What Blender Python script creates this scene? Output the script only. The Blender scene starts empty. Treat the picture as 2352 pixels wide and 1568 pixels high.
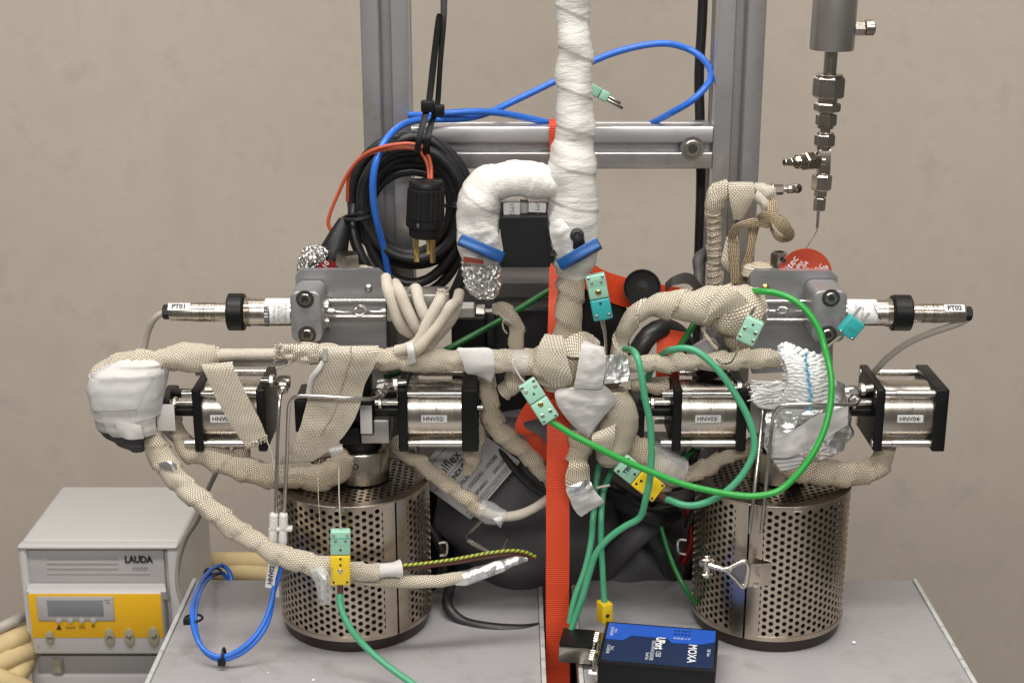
import bpy, bmesh, math, random
from mathutils import Vector, Matrix, noise
V = Vector
PI = math.pi
rnd = random.Random(11)
SC = bpy.context.scene
COL = SC.collection

# ------------------------------------------------------------------ camera
CAM = V((0.0, -1.35, 0.704))
PITCH = math.radians(17.0)
CP, SP = math.cos(PITCH), math.sin(PITCH)
FPX, CX, CY = 3400.0, 1176.0, 784.0
cam_d = bpy.data.cameras.new('camera')
cam_d.sensor_width = 36.0
cam_d.lens = 36.0 * FPX / 2352.0
cam_d.clip_start = 0.05
cam_d.clip_end = 60
cam_d.dof.use_dof = True
cam_d.dof.focus_distance = 1.40
cam_d.dof.aperture_fstop = 12.0
cam = bpy.data.objects.new('camera', cam_d)
COL.objects.link(cam)
cam.location = CAM
cam.rotation_euler = (math.radians(90) - PITCH, 0, 0)
SC.camera = cam

# ------------------------------------------------------------------ light
SC.view_settings.view_transform = 'Standard'
SC.view_settings.look = 'None'
SC.view_settings.exposure = 0.0
SC.view_settings.gamma = 1.0
SC.view_settings.use_curve_mapping = False
wld = bpy.data.worlds.new('World')
SC.world = wld
wld.use_nodes = True
bgn = wld.node_tree.nodes['Background']
bgn.inputs[0].default_value = (1.0, 0.95, 0.90, 1)
bgn.inputs[1].default_value = 0.13


def area(name, loc, rot, sx, sy, power, col):
    l = bpy.data.lights.new(name, 'AREA')
    l.shape = 'RECTANGLE'
    l.size = sx
    l.size_y = sy
    l.energy = power
    l.color = col
    o = bpy.data.objects.new(name, l)
    o.location = loc
    o.rotation_euler = [math.radians(a) for a in rot]
    COL.objects.link(o)
    return o


# rows of fluorescent ceiling fittings of the laboratory
area('ceiling_light', (-0.2, -0.55, 1.95), (0, 0, 0), 2.4, 0.22, 45, (1.0, 0.97, 0.93))
area('ceiling_light', (0.3, 0.42, 1.95), (0, 0, 0), 2.4, 0.22, 11, (1.0, 0.97, 0.93))
area('ceiling_light', (0.0, -2.7, 1.95), (28, 0, 0), 2.4, 0.30, 64, (1.0, 0.97, 0.93))


# ------------------------------------------------------------------ layout: photo position + distance -> place
def ray(x, y):
    a = (x - CX) / FPX
    b = (CY - y) / FPX
    return V((a, CP + b * SP, -SP + b * CP))


def W(x, y, Y):
    d = ray(x, y)
    return CAM + d * ((Y - CAM.y) / d.y)


def WZ(x, y, z):
    d = ray(x, y)
    return CAM + d * ((z - CAM.z) / d.z)


def S(x, y, Y):
    return ((Y - CAM.y) / ray(x, y).y) / FPX


ZOOM = {'A': (200, 600, 3.672), 'B': (680, 580, 3.672), 'C': (1100, 580, 3.672), 'D': (1500, 580, 3.672),
        'E': (1860, 580, 3.672), 'F': (200, 880, 3.672), 'G': (680, 880, 3.672), 'H': (1200, 880, 3.672),
        'I': (1700, 880, 2.94), 'J': (0, 1200, 3.092), 'K': (420, 1250, 3.431), 'L': (960, 1250, 3.431),
        'M': (1360, 1250, 3.431), 'N': (1700, 1150, 2.816), 'O': (780, 250, 3.672), 'P': (1100, 380, 4.356),
        'Q': (860, 0, 3.672), 'R': (1350, 0, 3.672), 'S': (1700, 400, 4.612), 'T': (1920, 0, 3.92),
        'U': (1920, 330, 4.48), 'X': (1000, 1020, 4.9), 'Y': (1380, 1040, 5.6), 'Z': (1000, 600, 2.94),
        'a': (700, 640, 4.704), 'b': (60, 1400, 5.88), 'v': (0, 0, 1 / 1.0884)}


def zv(k, x, y):
    x0, y0, s = ZOOM[k]
    return ((x0 + x / s) / 1.0884, (y0 + y / s) / 1.0884)


def pp(k, pts):
    """list of (x, y, Y) in crop k -> world points"""
    return [W(*zv(k, p[0], p[1]), p[2]) for p in pts]


# ------------------------------------------------------------------ mesh helpers
ORG = {}


def thing(name, label, cat, loc=(0, 0, 0), group=None):
    o = bpy.data.objects.new(name, None)
    o.empty_display_size = 0.02
    COL.objects.link(o)
    o.location = loc
    o['label'] = label
    o['category'] = cat
    if group:
        o['group'] = group
    ORG[o.name] = V(loc)
    return o


def add(name, geos, mat, parent=None, sharp=38, label=None, cat=None, kind=None, group=None, flat=False):
    if isinstance(geos, tuple):
        geos = [geos]
    vs, fs, uvs = [], [], []
    for g in geos:
        b = len(vs)
        vs += g[0]
        fs += [[i + b for i in f] for f in g[1]]
        if len(g) > 2 and g[2]:
            uvs += g[2]
        else:
            uvs += [[(0, 0)] * len(f) for f in g[1]]
    if parent is not None:
        org = ORG[parent.name]
    else:
        xs = [p[0] for p in vs]
        ys = [p[1] for p in vs]
        zs = [p[2] for p in vs]
        org = V(((min(xs) + max(xs)) / 2, (min(ys) + max(ys)) / 2, min(zs)))
    me = bpy.data.meshes.new(name)
    me.from_pydata([(p[0] - org.x, p[1] - org.y, p[2] - org.z) for p in vs], [], fs)
    ul = me.uv_layers.new(name='UVMap')
    flatuv = []
    for f in uvs:
        for q in f:
            flatuv += [q[0], q[1]]
    ul.data.foreach_set('uv', flatuv)
    if not flat:
        me.polygons.foreach_set('use_smooth', [True] * len(me.polygons))
    if sharp and not flat:
        bm = bmesh.new()
        bm.from_mesh(me)
        lim = math.radians(sharp)
        for e in bm.edges:
            if len(e.link_faces) == 2 and e.calc_face_angle(0) > lim:
                e.smooth = False
        bm.to_mesh(me)
        bm.free()
    me.materials.append(mat)
    o = bpy.data.objects.new(name, me)
    COL.objects.link(o)
    ORG[o.name] = org
    if parent is not None:
        o.parent = parent
    else:
        o.location = org
    if label:
        o['label'] = label
    if cat:
        o['category'] = cat
    if kind:
        o['kind'] = kind
    if group:
        o['group'] = group
    return o


def box(x0, x1, y0, y1, z0, z1, bev=0.0, M=None, seg=2):
    bm = bmesh.new()
    bmesh.ops.create_cube(bm, size=1)
    for v in bm.verts:
        v.co = V(((x0 + x1) / 2 + v.co.x * (x1 - x0), (y0 + y1) / 2 + v.co.y * (y1 - y0), (z0 + z1) / 2 + v.co.z * (z1 - z0)))
    if bev:
        bmesh.ops.bevel(bm, geom=bm.edges[:], offset=bev, segments=seg, profile=0.5, affect='EDGES', clamp_overlap=True)
    bm.verts.index_update()
    vs = [(M @ v.co) if M else v.co.copy() for v in bm.verts]
    fs = [[v.index for v in f.verts] for f in bm.faces]
    bm.free()
    return (vs, fs)


def frame(d, roll=0.0):
    d = d.normalized()
    u = V((0, 0, 1)) if abs(d.z) < 0.9 else V((0, -1, 0))
    a = u.cross(d).normalized()
    b = d.cross(a).normalized()
    c, s = math.cos(roll), math.sin(roll)
    return a * c + b * s, b * c - a * s


def lathe(p, d, prof, seg=28, roll=0.0):
    """prof: (t, r) along direction d from p"""
    d = V(d).normalized()
    a, b = frame(d, roll)
    vs, fs = [], []
    for (t, r) in prof:
        for j in range(seg):
            th = 2 * PI * j / seg
            vs.append(p + d * t + a * (r * math.cos(th)) + b * (r * math.sin(th)))
    n = len(prof)
    for i in range(n - 1):
        for j in range(seg):
            k = (j + 1) % seg
            fs.append([i * seg + j, i * seg + k, (i + 1) * seg + k, (i + 1) * seg + j])
    if prof[0][1] > 1e-7:
        fs.append(list(range(seg - 1, -1, -1)))
    if prof[-1][1] > 1e-7:
        fs.append([(n - 1) * seg + j for j in range(seg)])
    return (vs, fs)


def cyl(p, q, r, seg=20, bev=0.0):
    p, q = V(p), V(q)
    L = (q - p).length
    if bev:
        pr = [(0, r - bev), (bev, r), (L - bev, r), (L, r - bev)]
    else:
        pr = [(0, r), (L, r)]
    return lathe(p, q - p, pr, seg)


def hexa(p, q, r, roll=0.0, ch=0.12):
    p, q = V(p), V(q)
    L = (q - p).length
    c = min(r * ch, L * .3)
    return lathe(p, q - p, [(0, r - c), (c, r), (L - c, r), (L, r - c)], 6, roll)


def catmull(pts, rad, step):
    """resample through points; returns list of (pos, radius)"""
    n = len(pts)
    out = []
    for i in range(n - 1):
        p0 = pts[i - 1] if i > 0 else pts[0] * 2 - pts[1]
        p1, p2 = pts[i], pts[i + 1]
        p3 = pts[i + 2] if i + 2 < n else pts[-1] * 2 - pts[-2]
        m = max(2, int((p2 - p1).length / step))
        t1 = max((p1 - p0).length, 1e-6) ** .5
        t2 = max((p2 - p1).length, 1e-6) ** .5
        t3 = max((p3 - p2).length, 1e-6) ** .5
        m1 = ((p1 - p0) / t1 - (p2 - p0) / (t1 + t2) + (p2 - p1) / t2) * t2
        m2 = ((p2 - p1) / t2 - (p3 - p1) / (t2 + t3) + (p3 - p2) / t3) * t2
        for k in range(m):
            t = k / m
            h = (2 * t ** 3 - 3 * t ** 2 + 1, t ** 3 - 2 * t ** 2 + t, -2 * t ** 3 + 3 * t ** 2, t ** 3 - t ** 2)
            s = t * t * (3 - 2 * t)
            out.append((p1 * h[0] + m1 * h[1] + p2 * h[2] + m2 * h[3], rad[i] * (1 - s) + rad[i + 1] * s))
    out.append((pts[-1], rad[-1]))
    return out


def tube(pts, r, seg=14, step=0.006, wrap=0.0, pitch=0.02, lump=0.0, lf=45.0, caps=True, seed=0.0, ring=0.0, flatn=1.0, linear=False):
    """swept tube; wrap = height of spiral tape edges, lump = noise, ring = fine ring wrinkles"""
    if not isinstance(r, (list, tuple)):
        r = [r] * len(pts)
    sm = [(p, q) for p, q in zip(pts, r)] if linear else catmull(pts, r, step)
    n = len(sm)
    T = []
    for i in range(n):
        a = sm[max(0, i - 1)][0]
        b = sm[min(n - 1, i + 1)][0]
        T.append((b - a).normalized())
    u, w = frame(T[0])
    vs, fs, uvs = [], [], []
    L = 0.0
    Ls = []
    rm = sum(q[1] for q in sm) / n
    for i in range(n):
        if i:
            L += (sm[i][0] - sm[i - 1][0]).length
            u = (u - T[i] * u.dot(T[i])).normalized()
            w = T[i].cross(u)
        Ls.append(L)
        c, rr = sm[i]
        off = V((seed, seed * 1.7, -seed))
        for j in range(seg):
            th = 2 * PI * j / seg
            dv = u * math.cos(th) + w * math.sin(th) * flatn
            q = rr
            if wrap:
                f = (L / pitch + j / seg) % 1.0
                q += wrap * (f - 0.5) + wrap * 0.6 * noise.noise(V((L * 60, th, seed)))
            if lump:
                q += lump * noise.noise((c + dv * rr) * lf + off)
            if ring:
                ph = L * 330 + 2.2 * noise.noise((c + dv * rr) * 40 + off)
                q += ring * (noise.noise(V((ph, th * .6, seed))) * 0.8 + noise.noise(V((ph * 2.7, th * 1.3, seed + 5))) * 0.8)
            vs.append(c + dv * q)
    for i in range(n - 1):
        for j in range(seg):
            k = (j + 1) % seg
            fs.append([i * seg + j, i * seg + k, (i + 1) * seg + k, (i + 1) * seg + j])
            v0 = 2 * PI * rm * j / seg
            v1 = 2 * PI * rm * (j + 1) / seg
            uvs.append([(Ls[i], v0), (Ls[i], v1), (Ls[i + 1], v1), (Ls[i + 1], v0)])
    if caps:
        fs.append(list(range(seg - 1, -1, -1)))
        uvs.append([(0, 0)] * seg)
        fs.append([(n - 1) * seg + j for j in range(seg)])
        uvs.append([(0, 0)] * seg)
    return (vs, fs, uvs)


def strip(prs, n=10, m=8, bulge=0.0, thick=0.0012, wr=0.0, wf=60.0, seed=0.0):
    """cloth or tape sheet; prs: (left, right) points along its length; bulges to the viewer"""
    Ls = catmull([p[0] for p in prs], [0] * len(prs), 1e9)
    def res(pts):
        acc = []
        for i in range(len(pts) - 1):
            p0 = pts[i - 1] if i > 0 else pts[0] * 2 - pts[1]
            p3 = pts[i + 2] if i + 2 < len(pts) else pts[-1] * 2 - pts[-2]
            p1, p2 = pts[i], pts[i + 1]
            for k in range(n):
                t = k / n
                acc.append(0.5 * ((2 * p1) + (p2 - p0) * t + (2 * p0 - 5 * p1 + 4 * p2 - p3) * t * t + (3 * p1 - p0 - 3 * p2 + p3) * t ** 3))
        acc.append(pts[-1])
        return acc
    A = res([p[0] for p in prs])
    B = res([p[1] for p in prs])
    nn = len(A)
    grid, uvg = [], []
    L = 0
    for i in range(nn):
        if i:
            L += ((A[i] + B[i]) - (A[i - 1] + B[i - 1])).length / 2
        w = (B[i] - A[i]).length
        row, ur = [], []
        for j in range(m + 1):
            s = j / m
            p = A[i].lerp(B[i], s)
            p = p + V((0, -1, 0.25)) * (bulge * 4 * s * (1 - s))
            if wr:
                p = p + V((0.25, -1, 0.25)) * (wr * (noise.noise(p * wf + V((seed, seed, seed))) + 0.35 * noise.noise(p * wf * 3.1 + V((seed, 2, seed)))))
            row.append(p)
            ur.append((L, s * w))
        grid.append(row)
        uvg.append(ur)
    nor = []
    for i in range(nn):
        rr = []
        for j in range(m + 1):
            a = grid[min(nn - 1, i + 1)][j] - grid[max(0, i - 1)][j]
            b = grid[i][min(m, j + 1)] - grid[i][max(0, j - 1)]
            c = a.cross(b)
            c = c.normalized() if c.length > 1e-9 else V((0, -1, 0))
            rr.append(c)
        nor.append(rr)
    vs, fs, uvs = [], [], []
    for side in (0.5, -0.5):
        for i in range(nn):
            for j in range(m + 1):
                vs.append(grid[i][j] + nor[i][j] * (thick * side))
    N = nn * (m + 1)
    def ix(i, j):
        return i * (m + 1) + j
    for i in range(nn - 1):
        for j in range(m):
            q = [ix(i, j), ix(i, j + 1), ix(i + 1, j + 1), ix(i + 1, j)]
            uq = [uvg[i][j], uvg[i][j + 1], uvg[i + 1][j + 1], uvg[i + 1][j]]
            fs.append(q)
            uvs.append(uq)
            fs.append([x + N for x in reversed(q)])
            uvs.append(list(reversed(uq)))
    rim = [(i, 0) for i in range(nn)] + [(nn - 1, j) for j in range(1, m + 1)] + [(i, m) for i in range(nn - 2, -1, -1)] + [(0, j) for j in range(m - 1, 0, -1)]
    for a, b in zip(rim, rim[1:] + rim[:1]):
        fs.append([ix(*a), ix(*b), ix(*b) + N, ix(*a) + N])
        uvs.append([uvg[a[0]][a[1]], uvg[b[0]][b[1]], uvg[b[0]][b[1]], uvg[a[0]][a[1]]])
    return (vs, fs, uvs)


def stack(levels, seg=36, sub=6, lump=0.0, lf=40.0, seed=0.0, power=2.4):
    """lumpy wrapped body; levels: (center, half width x, half depth y)"""
    cs = [l[0] for l in levels]
    sm = catmull(cs, [l[1] for l in levels], 1e9)
    pts = []
    for i in range(len(levels) - 1):
        for k in range(sub):
            t = k / sub
            s = t * t * (3 - 2 * t)
            a, b = levels[i], levels[i + 1]
            pts.append((a[0].lerp(b[0], t), a[1] * (1 - s) + b[1] * s, a[2] * (1 - s) + b[2] * s))
    pts.append(levels[-1])
    vs, fs, uvs = [], [], []
    n = len(pts)
    for i, (c, hx, hy) in enumerate(pts):
        for j in range(seg):
            th = 2 * PI * j / seg
            ct, st = math.cos(th), math.sin(th)
            e = 2 / power
            d = V((hx * math.copysign(abs(ct) ** e, ct), hy * math.copysign(abs(st) ** e, st), 0))
            p = c + d
            if lump:
                p = p + d.normalized() * lump * noise.noise(p * lf + V((seed, 0, seed))) if d.length > 1e-6 else p
            vs.append(p)
    L = 0
    for i in range(n - 1):
        l2 = L + (pts[i + 1][0] - pts[i][0]).length
        rr = (pts[i][1] + pts[i][2]) / 2
        for j in range(seg):
            k = (j + 1) % seg
            fs.append([i * seg + j, i * seg + k, (i + 1) * seg + k, (i + 1) * seg + j])
            a0, a1 = j / seg * 2 * PI * 0.03, (j + 1) / seg * 2 * PI * 0.03
            uvs.append([(L, a0), (L, a1), (l2, a1), (l2, a0)])
        L = l2
    fs.append(list(range(seg - 1, -1, -1)))
    uvs.append([(0, 0)] * seg)
    fs.append([(n - 1) * seg + j for j in range(seg)])
    uvs.append([(0, 0)] * seg)
    return (vs, fs, uvs)


def stackpatch(levels, a0, a1, t0, t1, off, lump=0.0, lf=40.0, seed=0.0, power=2.4, skew=0.0, n=16, m=16, thick=.0007):
    """tape patch hugging the surface of stack(levels, ...); angles in degrees, t along the stack 0..1"""
    def surf(th, t, o):
        f = t * (len(levels) - 1)
        i = min(len(levels) - 2, max(0, int(f)))
        t_ = min(1, max(0, f - i))
        s = t_ * t_ * (3 - 2 * t_)
        a, b = levels[i], levels[i + 1]
        c = a[0].lerp(b[0], t_)
        hx, hy = a[1] * (1 - s) + b[1] * s, a[2] * (1 - s) + b[2] * s
        ct, st = math.cos(th), math.sin(th)
        e = 2 / power
        d = V((hx * math.copysign(abs(ct) ** e, ct), hy * math.copysign(abs(st) ** e, st), 0))
        p = c + d
        q = p + d.normalized() * (lump * noise.noise(p * lf + V((seed, 0, seed))) + o)
        return q + d.normalized() * .0007 * noise.noise(q * 130)
    vs, fs = [], []
    for o in (off, off - thick):
        for i in range(n + 1):
            for j in range(m + 1):
                t = t0 + (t1 - t0) * i / n
                th = math.radians(a0 + (a1 - a0) * j / m + skew * (i / n - .5))
                vs.append(surf(th, t + skew * .0012 * (j / m - .5), o))
    N = (n + 1) * (m + 1)
    def ix(i, j):
        return i * (m + 1) + j
    for i in range(n):
        for j in range(m):
            q = [ix(i, j), ix(i, j + 1), ix(i + 1, j + 1), ix(i + 1, j)]
            fs.append(q)
            fs.append([x + N for x in reversed(q)])
    rim = [(i, 0) for i in range(n + 1)] + [(n, j) for j in range(1, m + 1)] + [(i, m) for i in range(n - 1, -1, -1)] + [(0, j) for j in range(m - 1, 0, -1)]
    for a, b in zip(rim, rim[1:] + rim[:1]):
        fs.append([ix(*a), ix(*b), ix(*b) + N, ix(*a) + N])
    return (vs, fs)


def prism(poly, d, M):
    """polygon (x, y) extruded by d along local -z, mapped by M"""
    n = len(poly)
    vs = [M @ V((p[0], p[1], 0)) for p in poly] + [M @ V((p[0], p[1], -d)) for p in poly]
    fs = [list(range(n)), list(range(2 * n - 1, n - 1, -1))]
    for i in range(n):
        k = (i + 1) % n
        fs.append([i, i + n, k + n, k])
    return (vs, fs)


def basis(o, r, u):
    r = r.normalized()
    n = r.cross(u).normalized()
    u = n.cross(r)
    M = Matrix((r, u, n)).transposed().to_4x4()
    M.translation = o
    return M


TXT = {}


def text(body, size, M, mat, parent, bold=0.0, align='CENTER', name='lettering', sx=1.0, thick=0.0):
    cu = bpy.data.curves.new('t', 'FONT')
    cu.body = body
    cu.size = size
    cu.align_x = align
    cu.align_y = 'CENTER'
    cu.offset = bold
    cu.resolution_u = 3
    to = bpy.data.objects.new('t', cu)
    COL.objects.link(to)
    bpy.context.view_layer.update()
    me = to.to_mesh()
    vs = [M @ V((v.co.x * sx, v.co.y, 0)) for v in me.vertices]
    fs = [list(p.vertices) for p in me.polygons]
    to.to_mesh_clear()
    bpy.data.objects.remove(to)
    bpy.data.curves.remove(cu)
    return add(name, (vs, fs), mat, parent, sharp=None, flat=True)


def rrect(w, h, r, n=4):
    out = []
    for cx, cy, a0 in ((w / 2 - r, h / 2 - r, 0), (-w / 2 + r, h / 2 - r, 90), (-w / 2 + r, -h / 2 + r, 180), (w / 2 - r, -h / 2 + r, 270)):
        for k in range(n + 1):
            a = math.radians(a0 + 90 * k / n)
            out.append((cx + r * math.cos(a), cy + r * math.sin(a)))
    return out


# ------------------------------------------------------------------ materials
def newmat(name):
    m = bpy.data.materials.new(name)
    m.use_nodes = True
    nt = m.node_tree
    return m, nt, nt.nodes['Principled BSDF']


def nd(nt, t, **kw):
    n = nt.nodes.new(t)
    for k, v in kw.items():
        setattr(n, k, v)
    return n


def pm(name, col, rough=0.5, metal=0.0, var=0.12, vs=25.0, bump=0.0, bs=300.0, rv=0.08, stretch=None, coat=0.0, spec=0.5, detail=4.0, sheen=0.0, dirt=None, ds=14.0):
    m, nt, b = newmat(name)
    L = nt.links
    tc = nd(nt, 'ShaderNodeTexCoord')
    mp = nd(nt, 'ShaderNodeMapping')
    if stretch:
        mp.inputs['Scale'].default_value = stretch
    L.new(tc.outputs['Object'], mp.inputs[0])
    n1 = nd(nt, 'ShaderNodeTexNoise')
    n1.inputs['Scale'].default_value = vs
    n1.inputs['Detail'].default_value = detail
    L.new(mp.outputs[0], n1.inputs['Vector'])
    mx = nd(nt, 'ShaderNodeMix', data_type='RGBA')
    mx.inputs[6].default_value = tuple(c * (1 - var) for c in col) + (1,)
    mx.inputs[7].default_value = tuple(min(1, c * (1 + var)) for c in col) + (1,)
    L.new(n1.outputs[0], mx.inputs[0])
    out = mx.outputs[2]
    if dirt:
        n3 = nd(nt, 'ShaderNodeTexNoise')
        n3.inputs['Scale'].default_value = ds
        n3.inputs['Detail'].default_value = 8
        n3.inputs['Roughness'].default_value = 0.7
        L.new(tc.outputs['Object'], n3.inputs['Vector'])
        rp = nd(nt, 'ShaderNodeMapRange')
        rp.inputs[1].default_value = 0.52
        rp.inputs[2].default_value = 0.75
        L.new(n3.outputs[0], rp.inputs[0])
        m2 = nd(nt, 'ShaderNodeMix', data_type='RGBA')
        m2.inputs[7].default_value = tuple(dirt) + (1,)
        L.new(rp.outputs[0], m2.inputs[0])
        L.new(out, m2.inputs[6])
        out = m2.outputs[2]
    L.new(out, b.inputs['Base Color'])
    b.inputs['Metallic'].default_value = metal
    b.inputs['Specular IOR Level'].default_value = spec
    b.inputs['Coat Weight'].default_value = coat
    b.inputs['Sheen Weight'].default_value = sheen
    mr = nd(nt, 'ShaderNodeMapRange')
    mr.inputs[3].default_value = max(0.02, rough - rv)
    mr.inputs[4].default_value = min(1, rough + rv)
    L.new(n1.outputs[0], mr.inputs[0])
    L.new(mr.outputs[0], b.inputs['Roughness'])
    if bump:
        n2 = nd(nt, 'ShaderNodeTexNoise')
        n2.inputs['Scale'].default_value = bs
        n2.inputs['Detail'].default_value = 3
        L.new(mp.outputs[0], n2.inputs['Vector'])
        bp = nd(nt, 'ShaderNodeBump')
        bp.inputs['Strength'].default_value = bump
        bp.inputs['Distance'].default_value = 0.001
        L.new(n2.outputs[0], bp.inputs['Height'])
        L.new(bp.outputs[0], b.inputs['Normal'])
    return m


def weave(name, hi, lo, bw=3.0, rh=1.9, rot=14.0, bump=1.0, rough=0.5, stain=(0.40, 0.27, 0.14), samt=0.45, offset=0.5):
    """braided glass-fibre sleeve: staggered grains laid out on the cloth itself (UV in metres)"""
    m, nt, b = newmat(name)
    L = nt.links
    uv = nd(nt, 'ShaderNodeUVMap')
    mp = nd(nt, 'ShaderNodeMapping')
    mp.inputs['Rotation'].default_value = (0, 0, math.radians(rot))
    L.new(uv.outputs[0], mp.inputs[0])
    tc = nd(nt, 'ShaderNodeTexCoord')
    nz = nd(nt, 'ShaderNodeTexNoise')
    nz.inputs['Scale'].default_value = 70
    L.new(tc.outputs['Object'], nz.inputs['Vector'])
    vm = nd(nt, 'ShaderNodeVectorMath', operation='SCALE')
    vm.inputs['Scale'].default_value = 0.003
    L.new(nz.outputs['Color'], vm.inputs[0])
    va = nd(nt, 'ShaderNodeVectorMath', operation='ADD')
    L.new(mp.outputs[0], va.inputs[0])
    L.new(vm.outputs[0], va.inputs[1])
    br = nd(nt, 'ShaderNodeTexBrick')
    br.offset = offset
    br.inputs['Scale'].default_value = 1000.0
    br.inputs['Mortar Size'].default_value = 0.5
    br.inputs['Mortar Smooth'].default_value = 1.0
    br.inputs['Brick Width'].default_value = bw
    br.inputs['Row Height'].default_value = rh
    L.new(va.outputs[0], br.inputs['Vector'])
    n2 = nd(nt, 'ShaderNodeTexNoise')
    n2.inputs['Scale'].default_value = 18
    n2.inputs['Detail'].default_value = 6
    n2.inputs['Roughness'].default_value = 0.65
    L.new(tc.outputs['Object'], n2.inputs['Vector'])
    rp = nd(nt, 'ShaderNodeMapRange')
    rp.inputs[1].default_value = 0.48
    rp.inputs[2].default_value = 0.78
    rp.inputs[4].default_value = samt
    L.new(n2.outputs[0], rp.inputs[0])
    c0 = nd(nt, 'ShaderNodeMix', data_type='RGBA')
    c0.inputs[6].default_value = tuple(hi) + (1,)
    c0.inputs[7].default_value = tuple(stain) + (1,)
    L.new(rp.outputs[0], c0.inputs[0])
    c1 = nd(nt, 'ShaderNodeMix', data_type='RGBA')
    c1.inputs[7].default_value = tuple(lo) + (1,)
    L.new(br.outputs['Fac'], c1.inputs[0])
    L.new(c0.outputs[2], c1.inputs[6])
    L.new(c1.outputs[2], b.inputs['Base Color'])
    b.inputs['Roughness'].default_value = rough
    b.inputs['Specular IOR Level'].default_value = 0.4
    b.inputs['Sheen Weight'].default_value = 0.13
    iv = nd(nt, 'ShaderNodeMath', operation='SUBTRACT')
    iv.inputs[0].default_value = 1.0
    L.new(br.outputs['Fac'], iv.inputs[1])
    bp = nd(nt, 'ShaderNodeBump')
    bp.inputs['Strength'].default_value = bump
    bp.inputs['Distance'].default_value = 0.0012
    L.new(iv.outputs[0], bp.inputs['Height'])
    L.new(bp.outputs[0], b.inputs['Normal'])
    return m


def ribbed(name, col, lo, pitch=1.9, axis=0, rough=0.5, bump=0.8):
    """woven webbing: ribs across its length (UV u)"""
    m, nt, b = newmat(name)
    L = nt.links
    uv = nd(nt, 'ShaderNodeUVMap')
    sp = nd(nt, 'ShaderNodeSeparateXYZ')
    L.new(uv.outputs[0], sp.inputs[0])
    mu = nd(nt, 'ShaderNodeMath', operation='MULTIPLY')
    mu.inputs[1].default_value = 2 * PI * 1000 / pitch
    L.new(sp.outputs[axis], mu.inputs[0])
    si = nd(nt, 'ShaderNodeMath', operation='SINE')
    L.new(mu.outputs[0], si.inputs[0])
    mr = nd(nt, 'ShaderNodeMapRange')
    mr.inputs[1].default_value = -1
    L.new(si.outputs[0], mr.inputs[0])
    tc = nd(nt, 'ShaderNodeTexCoord')
    nz = nd(nt, 'ShaderNodeTexNoise')
    nz.inputs['Scale'].default_value = 30
    nz.inputs['Detail'].default_value = 6
    L.new(tc.outputs['Object'], nz.inputs['Vector'])
    mm = nd(nt, 'ShaderNodeMath', operation='MULTIPLY')
    L.new(mr.outputs[0], mm.inputs[0])
    m3 = nd(nt, 'ShaderNodeMapRange')
    m3.inputs[3].default_value = 0.6
    m3.inputs[4].default_value = 1.2
    L.new(nz.outputs[0], m3.inputs[0])
    L.new(m3.outputs[0], mm.inputs[1])
    mx = nd(nt, 'ShaderNodeMix', data_type='RGBA')
    mx.inputs[6].default_value = tuple(lo) + (1,)
    mx.inputs[7].default_value = tuple(col) + (1,)
    L.new(mm.outputs[0], mx.inputs[0])
    L.new(mx.outputs[2], b.inputs['Base Color'])
    b.inputs['Roughness'].default_value = rough
    b.inputs['Sheen Weight'].default_value = 0.1
    bp = nd(nt, 'ShaderNodeBump')
    bp.inputs['Strength'].default_value = bump
    bp.inputs['Distance'].default_value = 0.0006
    L.new(mr.outputs[0], bp.inputs['Height'])
    L.new(bp.outputs[0], b.inputs['Normal'])
    return m


def foilmat(name, col=(0.86, 0.86, 0.88), rough=0.2, sc=130.0, st=1.0):
    m, nt, b = newmat(name)
    L = nt.links
    tc = nd(nt, 'ShaderNodeTexCoord')
    n1 = nd(nt, 'ShaderNodeTexNoise')
    n1.inputs['Scale'].default_value = sc * .6
    n1.inputs['Detail'].default_value = 4
    n1.inputs['Distortion'].default_value = 0.8
    L.new(tc.outputs['Object'], n1.inputs['Vector'])
    vo = nd(nt, 'ShaderNodeTexVoronoi')
    vo.inputs['Scale'].default_value = sc
    L.new(tc.outputs['Object'], vo.inputs['Vector'])
    ad = nd(nt, 'ShaderNodeMath', operation='ADD')
    L.new(n1.outputs[0], ad.inputs[0])
    L.new(vo.outputs['Distance'], ad.inputs[1])
    bp = nd(nt, 'ShaderNodeBump')
    bp.inputs['Strength'].default_value = st
    bp.inputs['Distance'].default_value = 0.006
    L.new(ad.outputs[0], bp.inputs['Height'])
    L.new(bp.outputs[0], b.inputs['Normal'])
    b.inputs['Base Color'].default_value = tuple(col) + (1,)
    b.inputs['Metallic'].default_value = 1.0
    b.inputs['Roughness'].default_value = rough
    return m


def filmmat(name, col, alpha, rough=0.25):
    m, nt, b = newmat(name)
    L = nt.links
    tc = nd(nt, 'ShaderNodeTexCoord')
    n1 = nd(nt, 'ShaderNodeTexNoise')
    n1.inputs['Scale'].default_value = 90
    L.new(tc.outputs['Object'], n1.inputs['Vector'])
    bp = nd(nt, 'ShaderNodeBump')
    bp.inputs['Strength'].default_value = 0.6
    bp.inputs['Distance'].default_value = 0.003
    L.new(n1.outputs[0], bp.inputs['Height'])
    L.new(bp.outputs[0], b.inputs['Normal'])
    b.inputs['Base Color'].default_value = tuple(col) + (1,)
    b.inputs['Roughness'].default_value = rough
    b.inputs['Alpha'].default_value = alpha
    return m


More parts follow.
